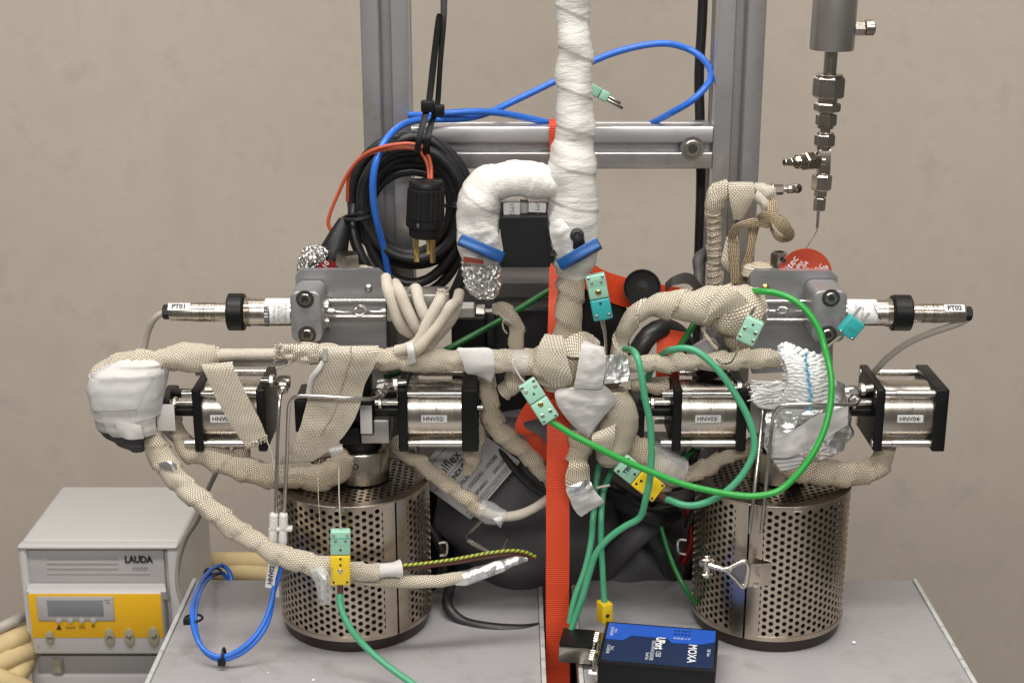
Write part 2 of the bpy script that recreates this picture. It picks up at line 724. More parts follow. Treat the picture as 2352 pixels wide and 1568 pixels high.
def stripemat(name, a, c, pitch):
    """earth wire: slanting yellow and green bands along the wire"""
    m, nt, b = newmat(name)
    L = nt.links
    uv = nd(nt, 'ShaderNodeUVMap')
    sp = nd(nt, 'ShaderNodeSeparateXYZ')
    L.new(uv.outputs[0], sp.inputs[0])
    mu = nd(nt, 'ShaderNodeMath', operation='MULTIPLY')
    mu.inputs[1].default_value = 1000 / pitch
    L.new(sp.outputs[0], mu.inputs[0])
    m4 = nd(nt, 'ShaderNodeMath', operation='MULTIPLY')
    m4.inputs[1].default_value = 160
    L.new(sp.outputs[1], m4.inputs[0])
    ad = nd(nt, 'ShaderNodeMath', operation='ADD')
    L.new(mu.outputs[0], ad.inputs[0])
    L.new(m4.outputs[0], ad.inputs[1])
    fr = nd(nt, 'ShaderNodeMath', operation='FRACT')
    L.new(ad.outputs[0], fr.inputs[0])
    gt = nd(nt, 'ShaderNodeMath', operation='GREATER_THAN')
    gt.inputs[1].default_value = 0.45
    L.new(fr.outputs[0], gt.inputs[0])
    mx = nd(nt, 'ShaderNodeMix', data_type='RGBA')
    mx.inputs[6].default_value = tuple(a) + (1,)
    mx.inputs[7].default_value = tuple(c) + (1,)
    L.new(gt.outputs[0], mx.inputs[0])
    L.new(mx.outputs[2], b.inputs['Base Color'])
    b.inputs['Roughness'].default_value = 0.4
    return m


MT = dict(
    wall=pm('plaster', (0.63, 0.55, 0.465), 0.85, var=0.15, vs=11.0, detail=10, bump=0.15, bs=60, dirt=(0.50, 0.445, 0.385), ds=11.0),
    floor=pm('floor_vinyl', (0.16, 0.15, 0.14), 0.6),
    cab=pm('grey_painted_steel', (0.375, 0.36, 0.37), 0.42, var=0.07, vs=9, bump=0.05, bs=400, dirt=(0.27, 0.255, 0.25), ds=26),
    edge=pm('pale_edge', (0.62, 0.64, 0.62), 0.35, 0.2, dirt=(0.2, 0.22, 0.22), ds=60),
    alu=pm('anodised_extrusion', (0.60, 0.59, 0.60), 0.30, 0.85, var=0.05, vs=8, bump=0.04, bs=500, dirt=(0.46, 0.45, 0.45), ds=20),
    plate=pm('grey_anodised_plate', (0.35, 0.35, 0.36), 0.42, 0.75, var=0.10, vs=18, stretch=(1, 1, 6), bump=0.04, bs=700),
    cast=pm('cast_grey_clamp', (0.34, 0.34, 0.345), 0.45, 0.65, var=0.12, vs=60, bump=0.15, bs=500, dirt=(0.30, 0.29, 0.28), ds=40),
    steel=pm('stainless', (0.66, 0.62, 0.56), 0.24, 1.0, var=0.10, vs=30, rv=0.08, stretch=(1, 1, 8)),
    steelx=pm('turned_stainless', (0.56, 0.51, 0.445), 0.26, 1.0, var=0.12, vs=20, rv=0.07, stretch=(12, 1, 1), dirt=(0.52, 0.45, 0.36), ds=22),
    tubest=pm('bright_tube', (0.66, 0.63, 0.60), 0.28, 1.0, var=0.06),
    perf=pm('perforated_sheet', (0.53, 0.46, 0.375), 0.30, 1.0, var=0.13, vs=14, rv=0.10, stretch=(1, 1, .5), dirt=(0.32, 0.24, 0.165), ds=12),
    lid=pm('heat_stained_lid', (0.20, 0.168, 0.14), 0.34, 1.0, var=0.25, vs=20),
    dsteel=pm('dark_fitting_steel', (0.46, 0.42, 0.365), 0.25, 1.0, var=0.14, vs=60, rv=0.08),
    nickel=pm('matt_nickel', (0.50, 0.48, 0.45), 0.40, 0.9, var=0.05),
    blk=pm('black_anodised', (0.0065, 0.0065, 0.007), 0.42, var=0.2, vs=40, bump=0.05, bs=600, spec=0.3),
    blkp=pm('black_plastic', (0.010, 0.010, 0.011), 0.45, spec=0.35, var=0.2, bump=0.06, bs=700),
    rub=pm('black_rubber', (0.018, 0.018, 0.019), 0.40, var=0.3, vs=50, bump=0.12, bs=450, dirt=(0.035, 0.035, 0.036), ds=60),
    dark=pm('dark_inside', (0.03, 0.027, 0.025), 0.6, var=0.4, vs=60),
    base=pm('dark_brown_base', (0.020, 0.010, 0.009), 0.35, var=0.3, vs=30),
    beige=weave('glass_fibre_braid', (0.88, 0.80, 0.645), (0.50, 0.395, 0.265), 2.6, 1.75, 16, stain=(0.70, 0.58, 0.41)),
    beiged=weave('old_glass_fibre_braid', (0.80, 0.70, 0.545), (0.40, 0.30, 0.19), 2.6, 1.75, -14, stain=(0.48, 0.36, 0.22), samt=0.6),
    tapew=weave('glass_fibre_tape', (0.90, 0.82, 0.665), (0.53, 0.415, 0.285), 2.8, 1.85, 90, stain=(0.68, 0.56, 0.40)),
    ropem=weave('pale_braided_rope', (0.78, 0.73, 0.64), (0.50, 0.42, 0.32), 2.0, 1.5, 45, bump=0.6, stain=(0.62, 0.44, 0.25), samt=0.7),
    webm=weave('brown_flat_braid', (0.50, 0.39, 0.25), (0.24, 0.16, 0.08), 9.0, 1.7, 0, stain=(0.33, 0.21, 0.09), samt=0.7),
    ptfe=pm('white_thread_tape', (0.67, 0.65, 0.615), 0.42, var=0.05, vs=40, bump=0.6, bs=260, stretch=(1, 1, 3.5), dirt=(0.60, 0.57, 0.51), ds=25),
    white2=pm('grey_white_cloth_tape', (0.50, 0.49, 0.485), 0.6, var=0.05, vs=50, bump=0.12, bs=900, dirt=(0.44, 0.42, 0.40), ds=30),
    white=pm('white_cloth_tape', (0.58, 0.56, 0.54), 0.6, var=0.04, vs=60, bump=0.12, bs=900, dirt=(0.50, 0.47, 0.43), ds=30),
    gcloth=ribbed('white_glass_cloth', (0.84, 0.84, 0.84), (0.52, 0.54, 0.55), 4.4, 0, 0.35, 1.0),
    fluff=pm('frayed_glass_fibre', (0.80, 0.80, 0.79), 0.45, var=0.1, vs=200, bump=0.8, bs=900),
    foil=foilmat('crumpled_foil', (0.85, 0.84, 0.83), 0.28, 240, 1.0),
    foils=foilmat('smooth_foil_tape', (0.88, 0.88, 0.88), 0.42, 60, 0.8),
    film=filmmat('clear_tape', (0.80, 0.80, 0.80), 0.30, 0.10),
    blue=pm('blue_tube', (0.030, 0.155, 0.62), 0.28, var=0.06, spec=0.5),
    bluel=pm('blue_anodised', (0.006, 0.066, 0.225), 0.33, 0.3, var=0.05),
    mint=pm('mint_plastic', (0.31, 0.57, 0.43), 0.42, var=0.04, bump=0.05),
    teal=pm('teal_plastic', (0.035, 0.36, 0.36), 0.40, var=0.05, bump=0.05),
    yel=pm('yellow_plastic', (0.80, 0.56, 0.02), 0.38, var=0.05),
    gcab=pm('mint_green_cable', (0.07, 0.34, 0.18), 0.38, var=0.08, vs=40),
    gbr=pm('bright_green_cable', (0.026, 0.33, 0.048), 0.30, var=0.05),
    gdk=pm('dark_green_cable', (0.012, 0.13, 0.025), 0.38, var=0.08),
    owire=pm('orange_wire', (0.48, 0.085, 0.035), 0.38, var=0.06),
    bwire=pm('brown_wire', (0.10, 0.035, 0.022), 0.4, var=0.1),
    gyw=stripemat('earth_wire', (0.02, 0.16, 0.03), (0.52, 0.42, 0.04), 5.0),
    gwire=pm('grey_cable', (0.40, 0.37, 0.32), 0.5, var=0.05, bump=0.05),
    strap=ribbed('orange_webbing', (0.80, 0.075, 0.012), (0.57, 0.042, 0.008), 2.1, bump=0.45),
    tag=pm('red_anodised_tag', (0.62, 0.095, 0.05), 0.32, 0.55, var=0.08, vs=30),
    dtag=pm('dark_red_tag', (0.22, 0.012, 0.012), 0.32, 0.5),
    rtape=pm('red_brown_tape', (0.30, 0.055, 0.035), 0.5),
    brass=pm('brass', (0.62, 0.47, 0.18), 0.25, 1.0),
    lauda=pm('pale_grey_plastic', (0.50, 0.485, 0.475), 0.45, var=0.02, bump=0.08, bs=500),
    laudad=pm('mid_grey_plastic', (0.36, 0.345, 0.34), 0.45, var=0.04),
    lgrey=pm('light_grey_plastic', (0.44, 0.425, 0.425), 0.4, var=0.02),
    screen=pm('blank_display', (0.22, 0.23, 0.25), 0.25, var=0.04),
    lyel=pm('yellow_panel', (0.80, 0.45, 0.015), 0.4, var=0.03),
    khaki=pm('rubber_key', (0.33, 0.31, 0.22), 0.5, var=0.05),
    ink=pm('black_print', (0.02, 0.02, 0.022), 0.5),
    ink2=pm('grey_print', (0.22, 0.215, 0.21), 0.5),
    pale=pm('white_print', (0.78, 0.79, 0.82), 0.45),
    paper=pm('label_paper', (0.74, 0.73, 0.72), 0.42, var=0.03),
    bpen=pm('blue_pen', (0.10, 0.20, 0.50), 0.5),
    hose=pm('foam_hose', (0.56, 0.43, 0.22), 0.8, var=0.15, vs=60, bump=0.25, bs=250),
    jacket=pm('grey_jacket_fabric', (0.065, 0.062, 0.066), 0.55, var=0.15, vs=30, bump=0.25, bs=700),
    jlabel=pm('silver_grey_label', (0.50, 0.50, 0.50), 0.38, 0.25, var=0.06, vs=12),
    nblue=pm('navy_label', (0.012, 0.026, 0.075), 0.38, var=0.05),
    mblue=pm('blue_label', (0.02, 0.10, 0.50), 0.38, var=0.05),
    wplas=pm('white_fitting_plastic', (0.66, 0.65, 0.63), 0.35, var=0.03),
    grebox=pm('dark_grey_case', (0.085, 0.080, 0.078), 0.55, var=0.08),
)


def bj(k, x0, y0, x1, y1, Yf, depth, bev=0.001, seg=2):
    """upright box whose front face (at distance Yf) spans the crop rectangle"""
    p = W(*zv(k, x0, y0), Yf)
    q = W(*zv(k, x1, y1), Yf)
    return box(min(p.x, q.x), max(p.x, q.x), Yf, Yf + depth, min(p.z, q.z), max(p.z, q.z), bev, seg=seg)


# ================================================================== setting
def quad(pts):
    return ([V(p) for p in pts], [list(range(len(pts)))])


add('wall', quad([(-4, 1.3, -0.9), (4, 1.3, -0.9), (4, 1.3, 2.6), (-4, 1.3, 2.6)]), MT['wall'], kind='structure', sharp=None)
add('floor', quad([(-4, -3.2, -0.9), (4, -3.2, -0.9), (4, 1.3, -0.9), (-4, 1.3, -0.9)]), MT['floor'], kind='structure', sharp=None)

# ---- two grey cabinets whose tops carry the rig
TY0, TY1 = -0.42, 0.085
xl = WZ(445, 1335, 0).x
xg0 = WZ(1247, 1500, 0).x
xg1 = WZ(1332, 1520, 0).x
xr = WZ(2103, 1335, 0).x
for nm, a, b, lab in (('cabinet', xl, xg0, 'grey steel cabinet under the left perforated canister'),
                      ('cabinet', xg1, xr, 'grey steel cabinet under the right perforated canister and blue converter box')):
    t = thing(nm, lab, 'cabinet', ((a + b) / 2, (TY0 + TY1) / 2, -0.9), 'grey cabinets side by side')
    add('body', box(a + .004, b - .004, TY0 + .004, TY1 - .004, -0.9, -0.022, .003), MT['cab'], t)
    add('top_panel', box(a + .0025, b - .0025, TY0, TY1, -0.020, 0.0, .0015), MT['cab'], t)
    for e in (a, b):
        add('edge_strip', box(e - .0022, e + .0022, TY0, TY1 + .001, -0.021, 0.0015, .0006), MT['edge'], t)
add('paint_chip', box(*(lambda p: (p.x - .002, p.x + .002, p.y - .0015, p.y + .0015, 0.0005, .003))(WZ(1961, 1478, 0)), .001), MT['pale'],
    label='tiny white chip lying on the right cabinet top', cat='chip')
for (cx_, cy_, w_, lb_) in ((616, 1545, .0008, 'smaller white crumb on the left cabinet top'), (720, 1563, .0013, 'larger white crumb on the left cabinet front edge')):
    p = WZ(cx_, cy_, 0)
    add('paint_crumb', box(p.x - w_, p.x + w_, p.y - w_, p.y + w_, 0.0003, w_ * 1.4, w_ * .3), MT['pale'],
        label=lb_, cat='crumb', group='white crumbs on the cabinets')


# ---- aluminium extrusion frame
def profile_poly(w):
    h = w / 2
    s = w * .115
    side = [(-h + .0022, -h), (-s - .0012, -h), (-s, -h + .0012), (-s, -h + .0045), (-s - .004, -h + .0075), (-s - .004, -h + .011), (-.004, -h + .015), (.004, -h + .015),
            (s + .004, -h + .011), (s + .004, -h + .0075), (s, -h + .0045), (s, -h + .0012), (s + .0012, -h), (h - .0022, -h), (h - .00065, -h + .00065)]
    out = []
    for k in range(4):
        c, q = math.cos(k * PI / 2), math.sin(k * PI / 2)
        out += [(x * c - y * q, x * q + y * c) for x, y in side]
    return out


fr = thing('profile_frame', 'aluminium slotted profile frame with two posts and a crossbar behind the rig', 'frame', (0, .144, -0.9))
pw = 0.0475
for xa, xb in ((903.6 / 1.0884, 1019 / 1.0884), (1793 / 1.0884, 1916 / 1.0884)):
    c = (W(xa, 60, .12).x + W(xb, 60, .12).x) / 2
    M = Matrix.Translation((c, .12 + pw / 2, 1.6))
    add('post', prism(profile_poly(pw), 2.5, M), MT['alu'], fr, sharp=25)
    if c < 0:
        pxl = c
    else:
        pxr = c
z_t = W(1500, 316 / 1.0884, .12).z
z_b = W(1500, 423 / 1.0884, .12).z
ph = z_t - z_b
Mx = Matrix.Translation((pxr - pw / 2 - .0003, .12 + ph / 2, (z_t + z_b) / 2)) @ Matrix(((0, 0, 1, 0), (1, 0, 0, 0), (0, 1, 0, 0), (0, 0, 0, 1)))
add('crossbar', prism(profile_poly(ph), pxr - pxl - pw - .0006, Mx), MT['alu'], fr, sharp=25)
p = W(*zv('R', 1400, 1365), .1195)
add('socket_screw', [lathe(p + V((0, .004, 0)), (0, -1, 0), [(0, .0085), (.005, .0085), (.0065, .0075), (.0065, .0045), (.002, .0042), (.002, 0)], 24)], MT['steel'], fr)
add('socket_shade_disc', lathe(p + V((0, -.0026, 0)), (0, -1, 0), [(0, .0044), (.0002, .0044), (.0002, 0)], 6), MT['dark'], fr)  # dark disc paints the shade at the bottom of the screw socket
add('cover_washer', [lathe(p + V((0, .003, 0)), (0, -1, 0), [(0, .0125), (.0025, .012), (.0025, .009)], 24)], MT['tubest'], fr)

add('unseen_shade_bar', prism(profile_poly(ph), pxr - pxl - pw - .0006, Mx @ Matrix.Translation((0, .27, 0))), MT['alu'], fr, sharp=25)  # added bar above the view, helps shade the wall between the posts
add('unseen_shade_panel', box(pxl - .03, pxr + .03, .1755, .182, .70, 1.02, .002), MT['cab'], fr)  # added panel out of view, casts the soft shadow on the wall
# ---- black cable hanging behind the right post
add('power_cable', tube([W(1617, -60, .19), W(1612, 60, .19), W(1606, 170, .19), W(1608, 290, .19), W(1610, 420, .185), W(1606, 560, .18), W(1602, 700, .17), W(1600, 900, .17)],
                        [.0052] * 8, 16), MT['rub'], label='thick straight black cable hanging behind the right frame post', cat='cable')
c0 = pp('S', [(300, 1060, .15), (225, 1120, .14), (205, 1180, .135), (215, 1300, .13), (220, 1450, .12), (240, 1700, .12)])
add('ribbed_cable', tube(c0, [.0055, .0062, .0058, .005, .005, .005], 14), MT['grebox'],
    label='dark grey cable with a collar hanging beside the right frame post', cat='cable')

# ================================================================== background unit at the lower left
LY = 0.29
lb = thing('circulation_chiller', 'pale grey chiller unit with yellow control panel standing left of the cabinets', 'chiller', (W(225, 1400, LY).x, LY + .1, -0.9))
pf = W(*zv('J', 135, 545), LY)
qf = W(*zv('J', 1375, 545), LY)
x0, x1, zt = pf.x, qf.x, W(*zv('J', 700, 498), LY).z
LD = 0.185
add('housing', [box(x0, x1, LY + .012, LY + LD, -0.9, zt, .006, seg=4)], MT['lauda'], lb)
# recessed grille field with louvres, side cheeks and brow
add('brow', [box(x0, x1, LY - .002, LY + .014, zt - .0065, zt - .0005, .003, seg=3)], MT['lauda'], lb)
add('cheek', [box(x0, x0 + .0105, LY, LY + .013, -.9, zt - .003, .004)], MT['lauda'], lb)
add('cheek', [box(x1 - .0145, x1, LY, LY + .013, -.9, zt - .003, .004)], MT['lauda'], lb)
gf_ = add('grille_field', bj('J', 205, 530, 1282, 830, LY + .006, .007, .001), MT['lgrey'], lb)
for i, yy in enumerate((605, 643, 682, 722)):
    add('louvre_slot', bj('J', 362, yy - 8, 908 if i < 3 else 1160, yy + 8, LY + .0052, .004, .0006), MT['laudad'], gf_)
cp_ = LY - .014
add('panel_body', [bj('J', 205, 862, 1285, 1350, cp_, .03, .004, 3)], MT['lauda'], lb)
pa = W(*zv('J', 206, 862), cp_ + .002)
pb = W(*zv('J', 1284, 862), cp_ + .002)
pc = W(*zv('J', 1275, 795), LY + .005)
pd = W(*zv('J', 220, 795), LY + .005)
pa2, pb2, pc2, pd2 = [q + V((0, .004, -.012)) for q in (pa, pb, pc, pd)]
add('panel_brow', ([pa, pb, pc, pd, pa2, pb2, pc2, pd2], [[0, 1, 2, 3], [7, 6, 5, 4], [0, 4, 5, 1], [1, 5, 6, 2], [2, 6, 7, 3], [3, 7, 4, 0]]), MT['lauda'], lb, flat=True)
yl = cp_ - .0006
add('yellow_face', bj('J', 214, 878, 1266, 1216, yl, .002, .0003), MT['lyel'], lb)
dz_ = add('display_bezel', bj('J', 276, 898, 890, 1088, yl - .0007, .001, .0003), MT['laudad'], lb)
add('display_frame', bj('J', 281, 903, 885, 1083, yl - .0012, .001, .0003), MT['lgrey'], dz_)
add('display', bj('J', 360, 926, 804, 1050, yl - .0017, .001, .0002), MT['screen'], dz_)
for xx in (455, 543, 632, 721):
    c = W(*zv('J', xx, 1083), yl - .0012)
    add('indicator', [lathe(c, (0, -1, 0), [(0, .0034), (.001, .003), (.0012, 0)], 14)], MT['lgrey'], lb)
for xx, yy, a, b in ((385, 1215, 33, 61), (848, 1214, 39, 80), (1001, 1214, 39, 80), (1187, 1208, 45, 86)):
    c = W(*zv('J', xx, yy), yl - .0004)
    s = S(*zv('J', xx, yy), yl) / 3.092 / 1.0884
    vsx, fsx = [], []
    g = lathe(V((0, 0, 0)), (0, -1, 0), [(0, 1), (.0016, .96), (.0022, .8), (.0024, 0)], 28)
    g = ([V((c.x + q.x * a * s, c.y + q.y, c.z + q.z * b * s)) for q in g[0]], g[1])
    add('key_button', g, MT['khaki'], lb)
FR = V((1, 0, 0))
FU = V((0, 0, 1))


def Mf(k, x, y, Y):
    return basis(W(*zv(k, x, y), Y), FR, FU)


sJ = S(*zv('J', 700, 900), LY) / 3.092 / 1.0884
text('LAUDA', .0125, Mf('J', 1070, 613, LY + .0048), MT['ink'], lb, bold=.0006, sx=.82)
text('master', .0070, Mf('J', 1085, 677, LY + .0048), MT['ink2'], lb, bold=.0001)
text('\u00b0C', .0075, Mf('J', 828, 938, yl - .0024), MT['ink'], lb)
for xx, ch in ((455, '\u25b2'), (545, '(aux)'), (634, 'SSS'), (722, '*')):
    if ch == '\u25b2':
        c = W(*zv('J', xx, 1135), yl - .001)
        add('warning_triangle', quad([c + V((-.0036, 0, -.003)), c + V((.0036, 0, -.003)), c + V((0, 0, .0035))]), MT['ink'], lb, flat=True)
    else:
        text(ch, .006 if ch != '*' else .012, Mf('J', xx, 1135 if ch != '*' else 1140, yl - .001), MT['ink'], lb)
for xx, rot in ((848, 1), (1000, -1)):
    c = W(*zv('J', xx, 1212), yl - .0034)
    add('arrow_mark', tube([c + V((-.0032, 0, -.0018 * rot)), c + V((0, 0, .0018 * rot)), c + V((.0032, 0, -.0018 * rot))], .0006, 6, linear=True), MT['ink'], lb)
c = W(*zv('J', 1187, 1208), yl - .0034)
add('enter_mark', tube([c + V((.003, 0, .003)), c + V((.003, 0, -.001)), c + V((-.003, 0, -.001))], .0007, 6, linear=True), MT['ink'], lb)
c = W(*zv('J', 386, 1218), yl - .0034)
add('stop_mark', tube([c + V((-.004, 0, 0)), c + V((.004, 0, 0))], .0005, 6, linear=True), MT['ink'], lb)
c = W(*zv('J', 293, 1279), cp_ - .0003)
add('sensor_dot', [lathe(c, (0, -1, 0), [(0, .0016), (.0005, .0014), (.0005, 0)], 12)], MT['laudad'], lb)
add('switch_bay', bj('J', 232, 1352, 1290, 1500, LY + .004, .01, .002), MT['laudad'], lb)
sf_ = add('switch_frame', bj('J', 390, 1380, 492, 1515, LY - .001, .008, .001), MT['laudad'], lb)
add('rocker_switch', bj('J', 404, 1394, 478, 1500, LY - .004, .008, .002), MT['khaki'], sf_)
add('lower_panel', bj('J', 240, 1502, 1290, 2100, LY - .002, .02, .004), MT['lgrey'], lb)

# foam hoses coiled beside and behind the chiller
hs = thing('foam_hose_coil', 'tan foam covered hoses curling beside and behind the chiller', 'hose', (W(300, 1500, .4).x, .4, -0.9))
for i, pts in enumerate([
    [(-40, 1510, .26), (20, 1475, .27), (70, 1450, .32), (150, 1400, .5), (300, 1320, .56), (420, 1295, .54), (500, 1290, .50), (620, 1292, .48), (760, 1310, .45), (850, 1380, .42), (860, 1700, .42)],
    [(-40, 1545, .25), (20, 1510, .26), (75, 1490, .30), (200, 1420, .52), (430, 1330, .54), (520, 1312, .49), (620, 1318, .47), (720, 1345, .44), (800, 1450, .42), (820, 1700, .42)],
    [(-40, 1600, .24), (25, 1560, .25), (65, 1500, .30), (80, 1440, .36)],
    [(-50, 1545, .22), (0, 1560, .22), (60, 1590, .23), (110, 1640, .24), (140, 1720, .26)]]):
    add('hose', tube([W(*q) for q in pts], .0135, 18, step=.01, lump=.001), MT['hose'], hs)
add('grey_hose', tube([W(-40, 1460, .27), W(20, 1432, .28), W(60, 1412, .34), W(120, 1390, .48)], .007, 14), MT['gwire'],
    label='smooth grey hose entering behind the chiller at the left edge', cat='hose')

# ================================================================== dark things behind the rig, in the middle
def dcase(k, a, b, c, d, Y, dep, mat, lab, nm='equipment_case'):
    g = bj(k, a, b, c, d, Y, dep, .004, 3)
    zs = [q.z for q in g[0]]
    m_ = min(zs)
    g = ([V((q.x, q.y, q.z if q.z > m_ + .006 else -0.9)) for q in g[0]], g[1])
    return add(nm, g, mat, label=lab, cat='case')


dcase('Z', 430, 300, 1180, 640, .135, .10, MT['grebox'], 'dark grey case with flat top behind the crumpled foil end')
dcase('Z', 375, 560, 640, 800, .095, .03, MT['blk'], 'small black block below the steel hex adapter')
dcase('Z', 690, 500, 1110, 1000, .085, .045, MT['blkp'], 'black box behind the hooked beige pipe')
g = bj('Z', 1330, 345, 1640, 1000, .075, .05, .006, 3)
xm = max(q.x for q in g[0])
zm = max(q.z for q in g[0])
g = ([V((q.x + (.010 * (zm - q.z) / .1 if q.x > xm - .02 else 0), q.y, q.z)) for q in g[0]], g[1])
add('equipment_case', g, MT['blkp'], label='black wedge case behind the mint and teal connector', cat='case')
dcase('v', 925, 1075, 1625, 1500, .185, .12, MT['blkp'], 'low wide black box added to darken the space behind the cabinets')  # added box, gives dark surroundings and darker reflections between the canisters
kn = thing('round_cap', 'round black plastic cap facing forward over the orange webbing', 'cap', W(1475, 700, .06))
kc = W(1475, 661, .045)
sK = S(1475, 661, .045)
kd = (CAM - kc + V((-.1, 0, -.2))).normalized()
add('rim', lathe(kc - kd * .02, kd, [(0, 36 * sK), (.018, 43 * sK), (.021, 43 * sK), (.021, 40 * sK), (.017, 38 * sK)], 36), MT['blkp'], kn)
add('face', lathe(kc - kd * .004, kd, [(0, 38.2 * sK), (.0005, 30 * sK), (.0015, 0)], 36), MT['rub'], kn)
add('webbing_loop', strip([(W(1530, 668, .06), W(1528, 650, .06)), (W(1548, 655, .05), W(1552, 632, .05)), (W(1585, 655, .06), W(1590, 630, .06)), (W(1620, 700, .09), W(1625, 680, .09))], m=4),
    MT['grebox'], label='dark grey webbing loop right of the black cap', cat='webbing')
add('rubber_tube', tube(pp('Z', [(1700, 900, .03), (1760, 800, .025), (1830, 700, .03), (1930, 650, .04), (2050, 700, .06), (2130, 850, .07)]), .010, 14), MT['rub'],
    label='curved black rubber tube under the fat beige wrap', cat='tube')
gb = thing('grey_ring_fitting', 'grey plastic ring fitting under the fat beige wrap', 'fitting', W(1610, 800, .03))
q0 = W(*zv('Z', 2190, 760), .02)
add('ring', lathe(q0, (.5, -.2, -.8), [(0, .012), (.004, .016), (.012, .017), (.014, .014), (.022, .0135)], 24), MT['laudad'], gb)
add('collar', lathe(q0, (.5, -.2, -.8), [(.0225, .017), (.034, .018), (.036, .016)], 24), MT['blk'], gb)

# dark padded jacket with its printed label
jk = thing('insulating_jacket', 'dark grey padded insulating jacket with a slanted printed label between the canisters', 'jacket', (W(1220, 1330, .1).x, .1, -0.9))
lev = []
for (vx, vy, hw, hd) in ((1250, 905, 60, .02), (1240, 930, 110, .04), (1230, 985, 180, .055), (1225, 1080, 215, .06), (1222, 1180, 215, .06), (1235, 1260, 175, .055), (1245, 1340, 120, .045), (1245, 1700, 100, .04)):
    lev.append((W(vx, vy, .115), hw * S(vx, vy, .115), hd))
add('padding', stack(lev, 64, 12, lump=.012, lf=24), MT['jacket'], jk, sharp=None)
lev = []
for (vx, vy, hw, hd) in ((1480, 1010, 40, .02), (1480, 1040, 90, .045), (1475, 1130, 120, .05), (1470, 1250, 120, .05), (1470, 1380, 110, .05), (1470, 1700, 110, .05)):
    lev.append((W(vx, vy, .13), hw * S(vx, vy, .13), hd))
add('padding', stack(lev, 60, 12, lump=.014, lf=28, seed=3), MT['jacket'], jk, sharp=None)
lc = W(*zv('X', 880, 800), .043)
du = W(*zv('X', 880 + 100, 800 - 118), .043) - lc
dv2 = W(*zv('X', 880 - 118, 800 - 100), .043) - lc
LM = basis(lc, du, dv2)
ls = du.length / math.hypot(100, 118)   # metres per crop pixel
jl_ = add('label_sheet', prism([(x * ls, y * ls) for x, y in rrect(940, 860, 20)], .0012, LM @ Matrix.Translation((0, 80 * ls, 0))), MT['jlabel'], jk, flat=True)


def lt(body, x, y, size, bold=0.0, align='CENTER', mat='ink', sx=1.0):
    return text(body, size * ls, LM @ Matrix.Translation((x * ls, y * ls, .0004)), MT[mat], jl_, bold * ls, align, sx=sx)


lt('isulflex', -105, 290, 165, 1, sx=.95)
lt('P INDUSTRIE', -30, 135, 82, 3)
lt('MATELAS ISOLANT', -30, 15, 58, 1)
lt('Plan 25532101 - HX200', 35, -86, 66, 1)
lt('BP040021', -60, -198, 56, 1)
lt('20/01/2014', 300, -194, 62, 1)
lt('ISULFLEX FRANCE / MADE IN FRANCE', 0, -288, 46)
for yy in (440, 200, -258, -320):
    add('printed_line', prism([(-440 * ls, (yy - 2.5) * ls), (440 * ls, (yy - 2.5) * ls), (440 * ls, (yy + 2.5) * ls), (-440 * ls, (yy + 2.5) * ls)], .0003, LM @ Matrix.Translation((0, 0, .0005))), MT['ink'], jl_, flat=True)
# wire buckle on the jacket and dark hoses behind
add('wire_buckle', tube(pp('L', [(835, 175, .02), (715, 310, .02), (720, 345, .02), (930, 445, .02), (1000, 440, .02), (1065, 330, .02), (1060, 300, .03)]), .0016, 8), MT['dsteel'], jk)
add('buckle_bar', tube(pp('L', [(715, 330, .015), (870, 420, .015)]), .0028, 8), MT['dsteel'], jk)
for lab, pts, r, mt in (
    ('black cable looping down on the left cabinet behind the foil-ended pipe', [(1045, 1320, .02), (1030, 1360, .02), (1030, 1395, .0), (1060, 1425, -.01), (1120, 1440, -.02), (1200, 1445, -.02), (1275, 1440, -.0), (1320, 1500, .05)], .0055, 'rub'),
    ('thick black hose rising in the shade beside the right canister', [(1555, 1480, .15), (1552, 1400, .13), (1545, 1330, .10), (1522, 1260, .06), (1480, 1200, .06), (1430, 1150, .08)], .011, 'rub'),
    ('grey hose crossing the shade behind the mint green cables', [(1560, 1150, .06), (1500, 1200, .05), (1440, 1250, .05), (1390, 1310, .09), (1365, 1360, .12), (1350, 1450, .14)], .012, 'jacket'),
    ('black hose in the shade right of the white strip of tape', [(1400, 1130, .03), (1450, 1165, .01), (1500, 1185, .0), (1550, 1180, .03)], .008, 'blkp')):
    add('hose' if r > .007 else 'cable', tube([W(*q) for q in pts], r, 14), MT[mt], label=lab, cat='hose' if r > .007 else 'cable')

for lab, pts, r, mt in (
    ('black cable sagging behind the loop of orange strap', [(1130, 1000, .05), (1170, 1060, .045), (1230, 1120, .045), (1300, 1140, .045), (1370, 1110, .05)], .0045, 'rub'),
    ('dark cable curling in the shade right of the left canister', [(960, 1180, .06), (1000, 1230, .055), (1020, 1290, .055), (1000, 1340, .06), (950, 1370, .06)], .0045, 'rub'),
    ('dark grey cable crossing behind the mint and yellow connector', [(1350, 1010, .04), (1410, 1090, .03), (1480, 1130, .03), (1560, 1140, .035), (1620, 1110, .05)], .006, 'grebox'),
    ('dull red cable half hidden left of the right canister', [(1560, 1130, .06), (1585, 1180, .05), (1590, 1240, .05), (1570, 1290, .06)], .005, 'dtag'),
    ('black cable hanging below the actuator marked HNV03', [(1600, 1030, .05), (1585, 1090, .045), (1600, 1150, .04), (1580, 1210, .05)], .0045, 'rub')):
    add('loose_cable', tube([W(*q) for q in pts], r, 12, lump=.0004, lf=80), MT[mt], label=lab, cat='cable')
# ================================================================== orange webbing strap
st = thing('orange_strap', 'bright orange ratchet webbing strap running down the middle between the cabinets', 'strap', W(1282, 1640, -.03))
hwv = 26.5


